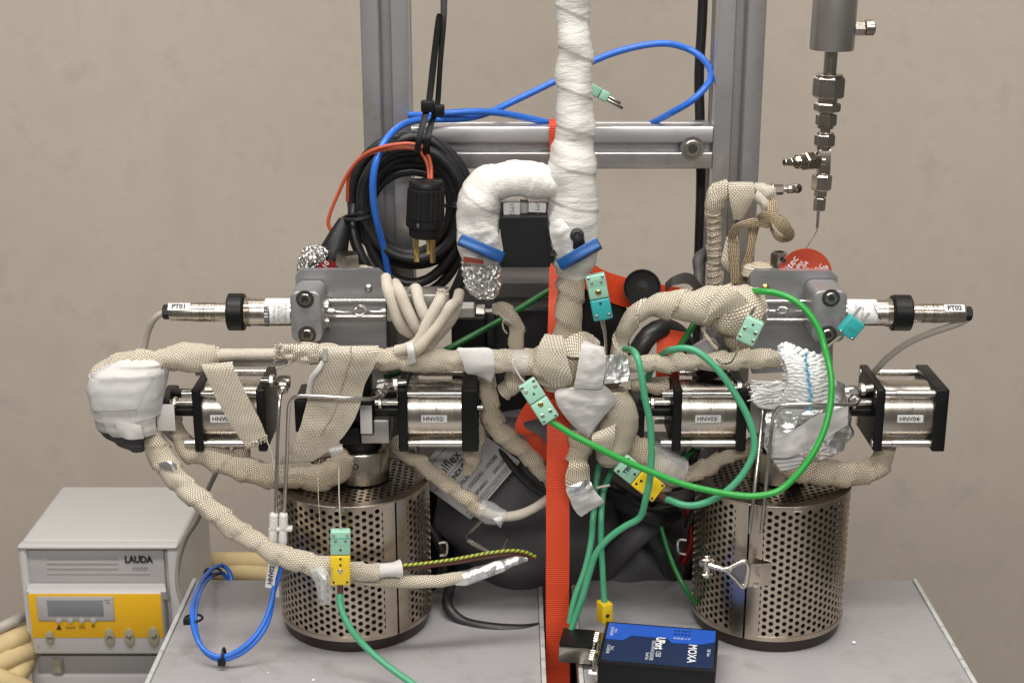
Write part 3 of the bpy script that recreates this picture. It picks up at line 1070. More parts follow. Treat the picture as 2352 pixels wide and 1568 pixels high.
def vst(pts, hw=hwv):
    return [(W(x - h, y, Y), W(x + h, y, Y)) for x, y, Y, h in [(q if len(q) == 4 else (q[0], q[1], q[2], hw)) for q in pts]]


add('main_band', strip(vst([(1288, 281, .166), (1288, 275, .140), (1288, 283, .1165), (1288, 340, .1165), (1288, 400, .1165), (1290, 500, .09), (1288, 620, .06), (1284, 780, .03), (1283, 900, .005), (1283, 965, -.025), (1282, 1050, -.033), (1281, 1250, -.034), (1281, 1450, -.034), (1282, 1640, -.034), (1282, 1800, -.034)]), 10, 6, .0008, .0016, wr=.0022, wf=14), MT['strap'], st)
add('side_band', strip([(W(1310, 600, .068), W(1300, 650, .068)), (W(1345, 597, .066), W(1330, 655, .066)), (W(1390, 622, .068), W(1375, 680, .068)), (W(1450, 640, .072), W(1440, 705, .072)), (W(1530, 655, .08), W(1520, 700, .08)), (W(1620, 670, .09), W(1620, 720, .09))], 8, 6, .001, .0016), MT['strap'], st)
add('folded_band', strip([(W(*zv('Z', 1890, 640), .035), W(*zv('Z', 2110, 680), .035)), (W(*zv('Z', 1885, 760), .032), W(*zv('Z', 2085, 790), .032)), (W(*zv('Z', 1885, 880), .03), W(*zv('Z', 2060, 890), .03)), (W(*zv('Z', 1880, 1050), .03), W(*zv('Z', 2050, 1050), .03))], 8, 6, .001, .0016), MT['strap'], st)
add('loop_band', strip([(W(*zv('H', 560, 330), .0), W(*zv('H', 705, 330), .0)), (W(*zv('H', 440, 450), -.005), W(*zv('H', 560, 580), -.005)), (W(*zv('H', 345, 600), -.01), W(*zv('H', 400, 650), -.012)), (W(*zv('H', 330, 720), -.012), W(*zv('H', 470, 735), -.018)), (W(*zv('H', 420, 780), -.006), W(*zv('H', 540, 770), -.012)), (W(*zv('H', 520, 930), .0), W(*zv('H', 640, 870), -.004)), (W(*zv('H', 640, 1010), .0), W(*zv('H', 720, 920), .0))], 8, 6, 0, .0016), MT['strap'], st)

# ================================================================== perforated canisters
CR, CH0, CH1 = 0.075, 0.013, 0.152
DYH, DXH, HR = 0.00735, 0.00637, 0.00235


def hexcells(centers, mapf, depth, solid=()):
    """sheet of hexagonal cells, each with a round punched hole; mapf(u, v, d) -> point"""
    bm = bmesh.new()
    R = DYH / math.sqrt(3)
    walls = []
    for (u0, v0) in centers:
        o = []
        for k in range(6):
            a = math.radians(60 * k)
            b = math.radians(60 * (k + 1))
            c = (R * math.cos(a), R * math.sin(a))
            d = (R * math.cos(b), R * math.sin(b))
            o.append(c)
            o.append(((c[0] + d[0]) / 2, (c[1] + d[1]) / 2))
        ov = [bm.verts.new(mapf(u0 + x, v0 + y, 0)) for x, y in o]
        iv = [bm.verts.new(mapf(u0 + HR * math.cos(math.radians(30 * k)), v0 + HR * math.sin(math.radians(30 * k)), 0)) for k in range(12)]
        wv = [bm.verts.new(mapf(u0 + HR * math.cos(math.radians(30 * k)), v0 + HR * math.sin(math.radians(30 * k)), depth)) for k in range(12)]
        for k in range(12):
            j = (k + 1) % 12
            bm.faces.new((ov[k], ov[j], iv[j], iv[k]))
            bm.faces.new((iv[k], iv[j], wv[j], wv[k]))
    for (u0, v0) in solid:
        o = []
        for k in range(6):
            a = math.radians(60 * k)
            b = math.radians(60 * (k + 1))
            c = (R * math.cos(a), R * math.sin(a))
            d = (R * math.cos(b), R * math.sin(b))
            o += [c, ((c[0] + d[0]) / 2, (c[1] + d[1]) / 2)]
        bm.faces.new([bm.verts.new(mapf(u0 + x, min(v0 + y, CH1 - .0006), 0)) for x, y in o])
    bmesh.ops.remove_doubles(bm, verts=bm.verts[:], dist=0.00008)
    bm.verts.index_update()
    g = ([v.co.copy() for v in bm.verts], [[v.index for v in f.verts] for f in bm.faces])
    bm.free()
    return g


def arcband(c, r, a0, a1, z0, z1, th, n=24):
    vs, fs = [], []
    for i in range(n + 1):
        a = a0 + (a1 - a0) * i / n
        d = V((math.sin(a), -math.cos(a), 0))
        for rr, z in ((r, z0), (r, z1), (r - th, z1), (r - th, z0)):
            vs.append(V((c.x, c.y, 0)) + d * rr + V((0, 0, z)))
    for i in range(n):
        for j in range(4):
            k = (j + 1) % 4
            fs.append([i * 4 + j, (i + 1) * 4 + j, (i + 1) * 4 + k, i * 4 + k])
    fs.append([0, 1, 2, 3])
    fs.append([n * 4 + 3, n * 4 + 2, n * 4 + 1, n * 4])
    return (vs, fs)


def canister(cx, seam, lab):
    c = V((cx, 0, 0))
    t = thing('perforated_canister', lab, 'canister', c, 'perforated canisters on the cabinets')
    ncol = 70
    half = PI - math.radians(7.0)
    cells = []
    da = DXH / CR
    ncol = int(2 * half / da)
    if ncol % 2:
        ncol -= 1
    nrow = 17
    for i in range(ncol + 1):
        for j in range(nrow + (i % 2)):
            cells.append(((i - ncol / 2) * DXH, CH0 + .0115 + j * DYH + (0 if i % 2 == 0 else -DYH / 2)))
    solid = []
    for i in range(ncol + 1):
        u_ = (i - ncol / 2) * DXH
        b_ = CH0 + .0115 + (0 if i % 2 == 0 else -DYH / 2)
        n_r = nrow + (i % 2)
        solid += [(u_, b_ - DYH), (u_, b_ + n_r * DYH)] if i % 2 == 0 else []
    def mp(u, v, d):
        a = u / CR + seam + PI
        rr = CR - d
        return V((cx + rr * math.sin(a), -rr * math.cos(a), v))
    add('perforated_shell', hexcells(cells, mp, .0012, solid), MT['perf'], t, sharp=35)
    e = .0185 / CR
    # plain strips beside the slit, top and bottom hems
    for s_ in (-1, 1):
        a0 = seam + s_ * .0010 / CR
        a1 = seam + s_ * (math.radians(7.0) + .7 * da)
        add('seam_strip', arcband(c, CR + .0004, min(a0, a1), max(a0, a1), CH0, CH1, .0012, 6), MT['perf'], t)
    add('hem_band', arcband(c, CR + .0006, seam + .0012 / CR, seam + 2 * PI - .0012 / CR, CH1 - .0036, CH1, .0014, 72), MT['perf'], t)
    add('hem_band', arcband(c, CR + .0006, seam + .0012 / CR, seam + 2 * PI - .0012 / CR, CH0, CH0 + .0046, .0014, 72), MT['perf'], t)
    # punched lid
    lc2 = []
    nn = int(CR / DXH)
    for i in range(-nn, nn + 1):
        for j in range(-nn, nn + 1):
            u, v = i * DXH, j * DYH + (i % 2) * DYH / 2
            if math.hypot(u, v) < CR - .008:
                lc2.append((u, v))
    add('perforated_lid', hexcells(lc2, lambda u, v, d: V((cx + u, v, CH1 - .0006 - d)), .0012), MT['lid'], t, sharp=35)
    add('lid_ring', lathe(V((cx, 0, CH1 - .002)), (0, 0, 1), [(0, CR - .012), (.0018, CR - .012), (.0022, CR - .0115), (.0022, CR - .0012), (.0015, CR - .0004), (0, CR - .0004)], 72), MT['lid'], t)
    add('heater_core', [lathe(c + V((0, 0, CH0)), (0, 0, 1), [(0, .064), (CH1 - CH0 - .012, .064), (CH1 - CH0 - .010, .05), (CH1 - CH0 - .010, 0)], 40)], MT['dark'], t)
    add('base_ring', [lathe(c + V((0, 0, .0004)), (0, 0, 1), [(0, .0715), (.002, .0725), (.009, .0728), (.0126, .0728), (.0126, .06)], 64)], MT['base'], t)
    return t


cxl = W(818, 1330, 0).x
cxr = W(1763, 1330, 0).x
canL = canister(cxl, math.radians(38), 'perforated steel canister on the left cabinet behind the blue tube loop')
canR = canister(cxr, math.radians(-26), 'perforated steel canister with a toggle latch on the right cabinet')
# toggle latch across the slit of the right canister
LYp = -.079
add('latch_block', [cyl(W(*zv('N', 150, 715), -.070), W(*zv('N', 240, 735), -.080), .0045, 12, .0008), cyl(W(*zv('N', 190, 665), -.076), W(*zv('N', 185, 820), -.076), .0032, 12, .0005),
                    cyl(W(*zv('N', 187, 680), -.076), W(*zv('N', 186, 700), -.076), .0065, 14, .001), cyl(W(*zv('N', 186, 785), -.076), W(*zv('N', 185, 800), -.076), .0065, 14, .001)], MT['steel'], canR)
add('latch_rod', tube(pp('N', [(200, 735, -.080), (300, 765, -.083), (360, 770, -.084)]), .0030, 10), MT['steel'], canR)
add('latch_bail', tube(pp('N', [(290, 765, -.084), (350, 755, -.085), (430, 712, -.085), (462, 712, -.085), (478, 745, -.085), (470, 810, -.084), (455, 885, -.083), (440, 890, -.083), (390, 835, -.084), (330, 778, -.085)]), .0022, 10), MT['steel'], canR)
add('latch_plate', strip([(W(*zv('N', 500, 730), -.0775), W(*zv('N', 480, 890), -.0775)), (W(*zv('N', 570, 730), -.078), W(*zv('N', 560, 880), -.078)), (W(*zv('N', 640, 725), -.076), W(*zv('N', 635, 880), -.076))], 5, 4, .0005, .0012), MT['perf'], canR)
add('rivet', lathe(W(*zv('N', 535, 875), -.0785), (0, -1, 0), [(0, .0032), (.001, .0028), (.0016, 0)], 12), MT['tubest'], canR)
text('GeP', .006, basis(W(*zv('N', 545, 790), -.0800), V((.15, 0, -1)), V((1, 0, .15))), MT['ink2'], canR)
add('side_loop', tube(pp('M', [(1220, 340, -.02), (1165, 335, -.02), (1150, 350, -.02), (1150, 430, -.02), (1165, 450, -.02), (1215, 460, -.02)]), .0014, 8), MT['steel'], canR)
add('side_loop', tube(pp('L', [(470, 365, -.005), (520, 358, -.005), (538, 370, -.005), (538, 440, -.005), (530, 462, -.005), (480, 470, -.005)]), .0014, 8), MT['steel'], canL)
add('lid_tab', box(*(lambda p: (p.x - .004, p.x + .004, p.y - .002, p.y + .003, p.z - .003, p.z + .0006))(W(*zv('N', 828, 340), -.0745)), .0005), MT['steel'], canR)
add('lid_tab', box(*(lambda p: (p.x - .004, p.x + .004, p.y - .002, p.y + .003, p.z - .003, p.z + .0006))(W(*zv('K', 1472, 62), -.0745)), .0005), MT['steel'], canL)

# steel collars on the lids, with the black and steel valve bodies on top
for cx, dx, lab, can in ((cxl, .010, 'turned steel collar on the lid of the left canister', canL), (cxr, .004, 'turned steel collar on the lid of the right canister', canR)):
    t = thing('steel_collar', lab, 'collar', (cx + dx, 0, CH1 + .0006))
    c = V((cx + dx, 0, CH1 + .0006))
    add('ring', lathe(c, (0, 0, 1), [(0, .0255), (.001, .0265), (.030, .0265), (.032, .0255), (.032, .0195), (.022, .0195), (.022, 0)], 48), MT['steelx'], t)
    a = math.radians(-9)
    d = V((math.sin(a), -math.cos(a), 0))
    add('set_screw', lathe(c + d * .0255 + V((0, 0, .021)), d, [(0, .0036), (.0012, .0034), (.0012, .0028), (.0004, 0)], 14), MT['dark'], t)
    vb = thing('valve_body', 'black and steel valve body above the left canister' if cx < 0 else 'steel valve body wrapped in foil above the right canister', 'valve', c + V((0, 0, .03)))
    add('neck', lathe(c + V((0, 0, .0222)), (0, 0, 1), [(0, .016), (.02, .016), (.021, .012), (.04, .012)], 28), MT['blk'], vb)
    if cx < 0:
        add('steel_block', bj('G', 810, 622, 1080, 842, -.022, .044, .002), MT['nickel'], vb)
        add('black_yoke', [bj('G', 200, 440, 330, 740, -.024, .05, .002), bj('G', 610, 700, 812, 850, -.020, .04, .002), bj('G', 380, 455, 930, 640, -.016, .032, .002), bj('G', 430, 190, 900, 420, .0, .03, .002)], MT['blk'], vb)
        add('white_tag', bj('G', 806, 490, 922, 750, -.0290, .001, .0003), MT['white'], vb)
    else:
        add('steel_block', box(cx - .03, cx + .032, -.02, .02, .205, .245, .002), MT['nickel'], vb)


# ================================================================== pneumatic actuators
def actuator(xa0, xa1, xb0, xb1, tagtxt, lab, stem_to, bracket, lx=None, ym=966, hw=71.5, nub=.010):
    YC, HD = .0085, .039
    Yf = -.0305
    A0, A1, B0, B1 = [W(x, ym, Yf).x for x in (xa0, xa1, xb0, xb1)]
    z1 = W((xa0 + xb1) / 2, ym - hw, Yf).z
    z0 = W((xa0 + xb1) / 2, ym + hw, Yf).z
    zc = (z0 + z1) / 2
    h = (z1 - z0) / 2
    t = thing('pneumatic_actuator', lab, 'actuator', ((A0 + B1) / 2, 0, z0), 'pneumatic actuators')
    for a, b in ((A0, A1), (B0, B1)):
        add('end_plate', box(a, b, YC - HD, YC + HD, z0, z1, .0016, seg=3), MT['blk'], t)
    add('barrel', lathe(V((A1 - .001, YC - .006, zc)), (1, 0, 0), [(0, h * .93), (B0 - A1 + .002, h * .93)], 64), MT['steelx'], t)
    k = h * .80
    for sy in (-1, 1):
        for sz in (-1, 1):
            p = V((A0 - nub, YC + sy * (HD - .0068), zc + sz * k))
            add('tie_rod', [lathe(p, (1, 0, 0), [(0, .0038), (nub, .0040), (nub + .0005, .0031), (A1 - A0 + nub + .010, .0031), (A1 - A0 + nub + .0105, .0037), (B0 - A0 + nub + .0005, .0037)], 16)], MT['tubest'], t)
    if tagtxt:
        lx = lx or (xb0 + xa1) / 2
        lz = W(lx, 963, -.0285).z
        px_ = W(lx, 963, -.0285).x
        sz_ = (lz - zc)
        yy = YC - .006 - math.sqrt(max(1e-6, (h * .93) ** 2 - sz_ ** 2)) - .0004
        M = basis(V((px_, yy, lz)), V((1, 0, 0)), V((0, -sz_ / (h * .93), 1)))
        lp_ = add('label_plate', prism(rrect(.0245, .0072, .0004, 2), .0008, M), MT['paper'], t, flat=True)
        text(tagtxt, .0060, M @ Matrix.Translation((-.0012, 0, .0004)), MT['ink'], lp_, bold=.00008, sx=1.0)
        add('pen_mark', prism([(.0079, -.002), (.0084, -.002), (.0092, .002), (.0086, .002)], .0002, M @ Matrix.Translation((0, 0, .0005))), MT['bpen'], t, flat=True)
        add('pen_mark', prism([(.002, .008), (.0024, .008), (.0026, .013), (.0021, .013)], .0002, M @ Matrix.Translation((0, 0, .0004))), MT['bpen'], t, flat=True)
    # spindle and adjusting screw to the bracket on the left
    S0 = W(stem_to, ym, -.02).x
    add('spindle', cyl((S0, -.006, zc + .002), (A0 + .001, -.006, zc + .002), .0056, 20), MT['blk'], t)
    add('spindle', cyl((S0, .004, zc + .016), (A0 + .001, .004, zc + .016), .0045, 16), MT['blk'], t)
    add('adjusting_screw', [cyl((S0 + .002, -.012, zc + .012), (A0 - .001, -.012, zc + .012), .0030, 14), hexa((S0 + .005, -.012, zc + .012), (S0 + .009, -.012, zc + .012), .0058)], MT['steel'], t)
    b0, b1, by0, by1 = bracket
    bx0, bx1 = W(b0, ym, -.026).x, W(b1, ym, -.026).x
    add('bracket', box(bx0, bx1, -.026, .03, W(b0, by1, -.026).z, W(b0, by0, -.026).z, .0018), MT['blk'], t)
    return t, zc, h


a1_, zc1, h1 = actuator(443, 463, 590, 610, 'HNV01', 'leftmost black and steel air actuator, half covered by a frayed tape flap', 384, (357, 386, 926, 958), lx=512)
a2_, zc2, h2 = actuator(914, 936, 1060, 1099, 'HNV02', 'black and steel air actuator marked HNV02 left of the orange strap', 856, (826, 858, 935, 1000), lx=997, nub=.0006)
a3_, zc3, h3 = actuator(1545, 1566, 1693, 1716, 'HNV03', 'black and steel air actuator marked HNV03 behind the mint green cable loop', 1482, (1440, 1481, 936, 1006), lx=1627)
a4_, zc4, h4 = actuator(2011, 2031, 2146, 2176, 'HNV04', 'rightmost black and steel air actuator marked HNV04', 1946, (1925, 1947, 950, 980), lx=2092, nub=.0006)
add('end_stud', cyl(W(*zv('G', 1885, 505), -.03), W(*zv('G', 1935, 505), -.03), .0025, 10), MT['steel'], a2_)
add('white_tag', bj('F', 693, 480, 878, 722, -.0335, .0012, .0003), MT['white'], a1_)


# ---- elbow fittings and the thin air lines
def elbow(k, pt, Y, d1, d2, lab, r=.0058):
    c = W(*zv(k, *pt), Y)
    t = thing('elbow_fitting', lab, 'fitting', c, 'bright elbow fittings on the actuators')
    d1, d2 = V(d1).normalized(), V(d2).normalized()
    add('elbow_body', [lathe(c - d1 * .006, d1, [(0, r * .95), (.004, r * 1.05), (.010, r), (.012, r * .7), (.016, r * .62)], 18), ], MT['tubest'], t)
    add('port_nut', hexa(c + d1 * .0085, c + d1 * .0135, r * 1.05), MT['tubest'], t)
    add('threaded_stub', cyl(c + d1 * .0136, c + d1 * .021, r * .62, 14), MT['tubest'], t)
    add('tube_nut', [hexa(c + d2 * .001, c + d2 * .009, r * 1.12), cyl(c + d2 * .0091, c + d2 * .0125, r * .85, 16, .0006)], MT['tubest'], t)
    return c


e1 = elbow('F', (1868, 262), -.020, (-1, .05, 0), (.05, -.75, -.6), 'bright elbow fitting right of the leftmost actuator')
e2 = elbow('G', (1030, 300), -.022, (1, .05, .1), (-.3, -.75, -.55), 'bright elbow fitting left of the actuator marked HNV02')
e3 = elbow('I', (520, 262), -.020, (-1, .05, 0), (.2, -.75, -.5), 'bright elbow fitting right of the actuator marked HNV03')
e4 = elbow('I', (1255, 285), -.022, (1, .05, .15), (.2, -.8, -.5), 'bright elbow fitting left of the actuator marked HNV04')
lines = thing('air_line_pair', 'pair of bent thin steel air lines standing left of the left canister', 'tubes', W(640, 1180, -.06))
rt = .0018
add('steel_tube', tube([e1 + V((.0005, -.009, -.007))] + pp('F', [(1838, 400, -.042), (1822, 600, -.05), (1808, 1000, -.055), (1795, 1490, -.06)]), rt, 12), MT['tubest'], lines)
add('steel_tube', tube([e2 + V((-.003, -.009, -.007))] + pp('G', [(985, 400, -.040), (910, 428, -.056), (700, 420, -.070), (330, 400, -.070), (215, 408, -.068), (165, 460, -.066), (150, 560, -.064), (135, 1000, -.060), (112, 1490, -.06)]), rt, 12), MT['tubest'], lines)
lines2 = thing('air_line_pair', 'pair of bent thin steel air lines in front of the right canister', 'tubes', W(1735, 1210, -.085))
add('steel_tube', tube(pp('I', [(560, 350, -.032), (595, 365, -.04), (608, 420, -.045), (595, 560, -.05), (560, 900, -.07), (510, 1330, -.085)]), rt, 12), MT['tubest'], lines2)
add('steel_tube', tube([e4 + V((.002, -.010, -.006))] + pp('I', [(1320, 350, -.038), (1300, 375, -.042), (1240, 385, -.056), (1000, 382, -.070), (800, 383, -.070), (730, 400, -.068), (690, 460, -.066), (675, 560, -.064), (640, 900, -.07), (597, 1330, -.085)]), rt, 12), MT['tubest'], lines2)

# ---- white push-in couplings and the blue tube loop
pc_ = thing('push_in_coupling', 'twin white push-in tube couplings joining steel lines to blue tubes', 'coupling', W(640, 1255, -.06))
for i, xs in enumerate(((908, 905, 893), (992, 990, 985))):
    p0 = W(*zv('K', xs[0], 108), -.06)
    p1 = W(*zv('K', xs[1], 235), -.061)
    p2 = W(*zv('K', xs[1] - 3, 268), -.061)
    p3 = W(*zv('K', xs[2], 395), -.062)
    rr = 38 * S(640, 1200, -.06) / 3.431 / 1.0884
    L1, L2 = (p1 - p0).length, (p3 - p2).length
    add('coupling_body', [lathe(p0, p1 - p0, [(0, rr * .75), (.001, rr * .95), (.004, rr * .98), (.0042, rr * .86), (.0052, rr * .86), (.0054, rr), (L1, rr)], 24),
                          lathe(p2, p3 - p2, [(0, rr), (L2 - .0054, rr), (L2 - .0052, rr * .86), (L2 - .0042, rr * .86), (L2 - .004, rr * .95), (L2, rr * .7)], 24),
                          cyl(p1, p2, rr * .9, 20)], MT['wplas'], pc_)
add('bridge', bj('K', 860, 240, 1065, 272, -.064, .008, .001), MT['wplas'], pc_)
bl = thing('blue_tube_loop', 'pair of blue air tubes hanging in a loop over the left cabinet edge', 'tubes', W(570, 1510, -.05))
rb = .0024
add('blue_tube', tube(pp('K', [(895, 392, -.062), (893, 520, -.066), (905, 650, -.070), (905, 760, -.075), (880, 900, -.082), (800, 1090, -.092), (680, 1230, -.100), (540, 1320, -.104), (420, 1340, -.104), (300, 1270, -.096), (225, 1120, -.080), (205, 950, -.055), (240, 800, -.01), (310, 660, .05), (400, 575, .08), (470, 560, .10), (520, 600, .10), (548, 690, .095), (555, 760, .09)]), rb, 14), MT['blue'], bl)
add('blue_tube', tube(pp('K', [(985, 392, -.062), (978, 520, -.066), (950, 660, -.070), (905, 780, -.072), (890, 900, -.080), (850, 1060, -.088), (740, 1220, -.097), (600, 1325, -.102), (450, 1368, -.104), (330, 1310, -.097), (255, 1180, -.084), (232, 1000, -.060), (262, 820, -.01), (330, 690, .05), (410, 630, .08), (470, 625, .095), (520, 690, .095), (530, 780, .09)]), rb, 14), MT['blue'], bl)


def ziptie(k, x, y, Y, rx, rz, head, lab, ang=0.0, parent=None, th=.0013):
    c = W(*zv(k, x, y), Y)
    pts = []
    for i in range(17):
        a = 2 * PI * i / 16
        q = V((rx * math.cos(a) * math.cos(ang), .9 * rx * math.sin(a), rx * math.cos(a) * math.sin(ang)))
        pts.append(c + q)
    g = [tube(pts, th, 6, linear=True, caps=False)]
    h = W(*zv(k, *head), Y - .004)
    g.append(box(h.x - .0035, h.x + .0035, h.y - .003, h.y + .003, h.z - .003, h.z + .003, .0008))
    return add('cable_tie', g, MT['blkp'], label=lab, cat='cable tie', group='small black cable ties')


ziptie('K', 220, 1010, -.063, .0085, 0, (165, 1035), 'black cable tie round the left side of the blue loop')
ziptie('K', 478, 1340, -.102, .0082, 0, (460, 1385), 'black cable tie at the bottom of the blue loop', PI / 2)
ziptie('K', 385, 612, .075, .0090, 0, (345, 610), 'black cable tie at the top of the blue loop')
fl = thing('flag_label', 'white flag label reading HNV02 on the blue tubes', 'label', W(622, 1350, -.065))
M = basis(W(*zv('K', 886, 640), -.0755), W(*zv('K', 872, 740), -.0755) - W(*zv('K', 900, 540), -.0755), W(*zv('K', 920, 640), -.0755) - W(*zv('K', 850, 640), -.0755))
M = M @ Matrix.Rotation(PI, 4, 'Z')
fp_ = add('paper', prism(rrect(.0275, .0088, .0005, 2), .0006, M), MT['paper'], fl, flat=True)
text('HNV02', .0062, M @ Matrix.Translation((0, 0, .0004)), MT['ink'], fp_, bold=.00022)
add('tail', bj('K', 905, 690, 955, 830, -.0585, .0006, .0002), MT['paper'], fl)


# ================================================================== pressure transducers with brackets
def transducer(sgn, tagtxt, lab):
    """sgn -1: body to the left (PT01); +1: body to the right (PT02)"""
    t_ = None
    if sgn < 0:
        Z = 'A'
        ax = [(765, 662), (1500, 660), (1935, 655)]
        k = 'A'
        X = dict(cap=(765, 830), conn=(830, 1360), ring=(1362, 1515), thr=(1470, 1560), body=(1515, 1935))
        yc = 660
        R = dict(cap=72, conn=86, ring=178, body=128)
    else:
        k = 'E'
        X = dict(cap=(2085, 2020), conn=(2025, 1525), ring=(1525, 1350), thr=(1410, 1340), body=(1350, 935))
        yc = 742
        R = dict(cap=70, conn=86, ring=172, body=122)
    Y = -.012
    def P(x):
        yy = yc + (0 if sgn < 0 else (x - 1500) * 0.012)
        return W(*zv(k, x, yy), Y)
    s = S(*zv(k, X['ring'][0], yc), Y) / 3.672 / 1.0884
    t = thing('pressure_transducer', lab, 'transducer', P(X['ring'][0]) - V((0, 0, .03)), 'pressure transducers')
    dr = (P(X['body'][1]) - P(X['cap'][0])).normalized()
    def pr(x):
        return abs((P(x) - P(X['cap'][0])).dot(dr))
    o = P(X['cap'][0])
    add('cable_cap', lathe(o, dr, [(0, R['cap'] * s * .85), (.001, R['cap'] * s), (pr(X['cap'][1]), R['cap'] * s)], 8), MT['blkp'], t)
    c0, c1 = pr(X['conn'][0]), pr(X['conn'][1])
    q = (c1 - c0)
    rr = R['conn'] * s
    prof = [(c0, rr * .9), (c0 + .001, rr * .95), (c0 + q * .40, rr)]
    add('connector_shell', lathe(o, dr, prof + [(c0 + q * .4 + .0004, rr * 1.04), (c0 + q * .52, rr * 1.05), (c0 + q * .522, rr * .97), (c0 + q * .62, rr * .97), (c0 + q * .622, rr * 1.03), (c0 + q * .72, rr * 1.03), (c0 + q * .722, rr * .96), (c0 + q * .80, rr * .98), (c1, rr * 1.0)], 40), MT['steelx'], t)
    for f0, f1 in ((.53, .61), (.73, .79)):
        add('knurled_band', lathe(o, dr, [(c0 + q * f0, rr * 1.0), (c0 + q * f0 + .0003, rr * 1.06), (c0 + q * f1 - .0003, rr * 1.06), (c0 + q * f1, rr * 1.0)], 40), MT['dsteel'], t)
    r0, r1 = pr(X['ring'][0]), pr(X['ring'][1])
    add('ring_nut', lathe(o, dr, [(r0, R['ring'] * s * .92), (r0 + .0015, R['ring'] * s), (r1 - .0015, R['ring'] * s), (r1, R['ring'] * s * .92)], 10, .31), MT['blk'], t)
    b1 = pr(X['body'][1])
    rbx = R['body'] * s
    tp = []
    x_ = r1
    for i in range(5):
        tp += [(x_ + i * .0012, rbx * 1.02), (x_ + i * .0012 + .0006, rbx * 1.06)]
    add('body', lathe(o, dr, [(r1 - .001, rbx * 1.04)] + tp + [(x_ + .007, rbx), (b1 + .004, rbx)], 48), MT['steelx'], t)
    # printed sleeve label
    l0, l1 = (pr(1712), b1 + .001) if sgn < 0 else (pr(1200), b1 + .001)
    vs, fs = [], []
    a_, b_ = V((0, -1, 0)), V((0, 0, 1))
    n = 22
    lo, hi = (-35, 88) if sgn < 0 else (-38, 88)
    for i in range(n + 1):
        an = math.radians(lo + (hi - lo) * i / n)
        d = a_ * math.cos(an) + b_ * math.sin(an)
        for tt in (l0, l1):
            vs.append(o + dr * tt + d * (rbx + .0004))
    for i in range(n):
        fs.append([2 * i, 2 * i + 1, 2 * i + 3, 2 * i + 2])
    add('sleeve_label', (vs, fs), MT['paper'], t, sharp=None)
    an = math.radians(14)
    dn = a_ * math.cos(an) + b_ * math.sin(an)
    upv = b_ * math.cos(an) - a_ * math.sin(an)
    if sgn < 0:
        for tx, body, sz, bd in ((1738, 'KELLER', .0062, .0002), (1805, 'TYPE PA-33X', .0040, 0), (1842, 'RANGE bar', .0040, 0), (1876, 'OUTPUT', .0040, 0), (1908, 'SUPPLY 8..28', .0040, 0)):
            c = o + dr * pr(tx) + dn * (rbx + .0009)
            if body == 'KELLER':
                c = o + dr * pr(tx) + (a_ * math.cos(.0) + b_ * math.sin(.0)) * (rbx + .0012)
                text(body, sz, basis(c, V((0, 0, 1)), V((-1, 0, 0))), MT['ink'], t, bold=bd)
            else:
                text(body, sz, basis(c - dn * .0003, upv, V((-1, 0, 0))), MT['ink2'], t, sx=.8)
    else:
        c = o + dr * pr(1150) + dn * (rbx + .0008)
        add('pen_scribble', tube([c + V((.004, 0, .006)), c + V((.0, 0, .009)), c + V((.003, -.0004, .002)), c + V((.007, .0, -.005)), c + V((.008, .0, -.007))], .0003, 5), MT['ink'], t)
        for xx in (1000, 1060):
            c = o + dr * pr(xx) + dn * (rbx + .0005)
            text('KELLER 33X' if xx == 1000 else 'PT02 bar', .0035, basis(c, upv, V((-1, 0, 0))), MT['ink2'], t)
    # small tag on the connector
    tx = 925 if sgn < 0 else 1910
    an = math.radians(48)
    dn = a_ * math.cos(an) + b_ * math.sin(an)
    upv = b_ * math.cos(an) - a_ * math.sin(an)
    c = o + dr * pr(tx) + dn * (rr + .0006)
    M = basis(c, FR, upv)
    nt_ = add('name_tag', prism(rrect(.0205 if sgn < 0 else .019, .0078, .0003, 2), .0006, M), MT['paper'], t, flat=True)
    text(tagtxt, .0068, M @ Matrix.Translation((0, 0, .0003)), MT['ink'], nt_, bold=.0003, sx=.95)
    return t, o, dr, pr


t1, o1, d1_, pr1 = transducer(-1, 'PT01', 'left pressure transducer tagged PT01 with black ring nut')
t2, o2, d2_, pr2 = transducer(1, 'PT02', 'right pressure transducer tagged PT02 with black ring nut')


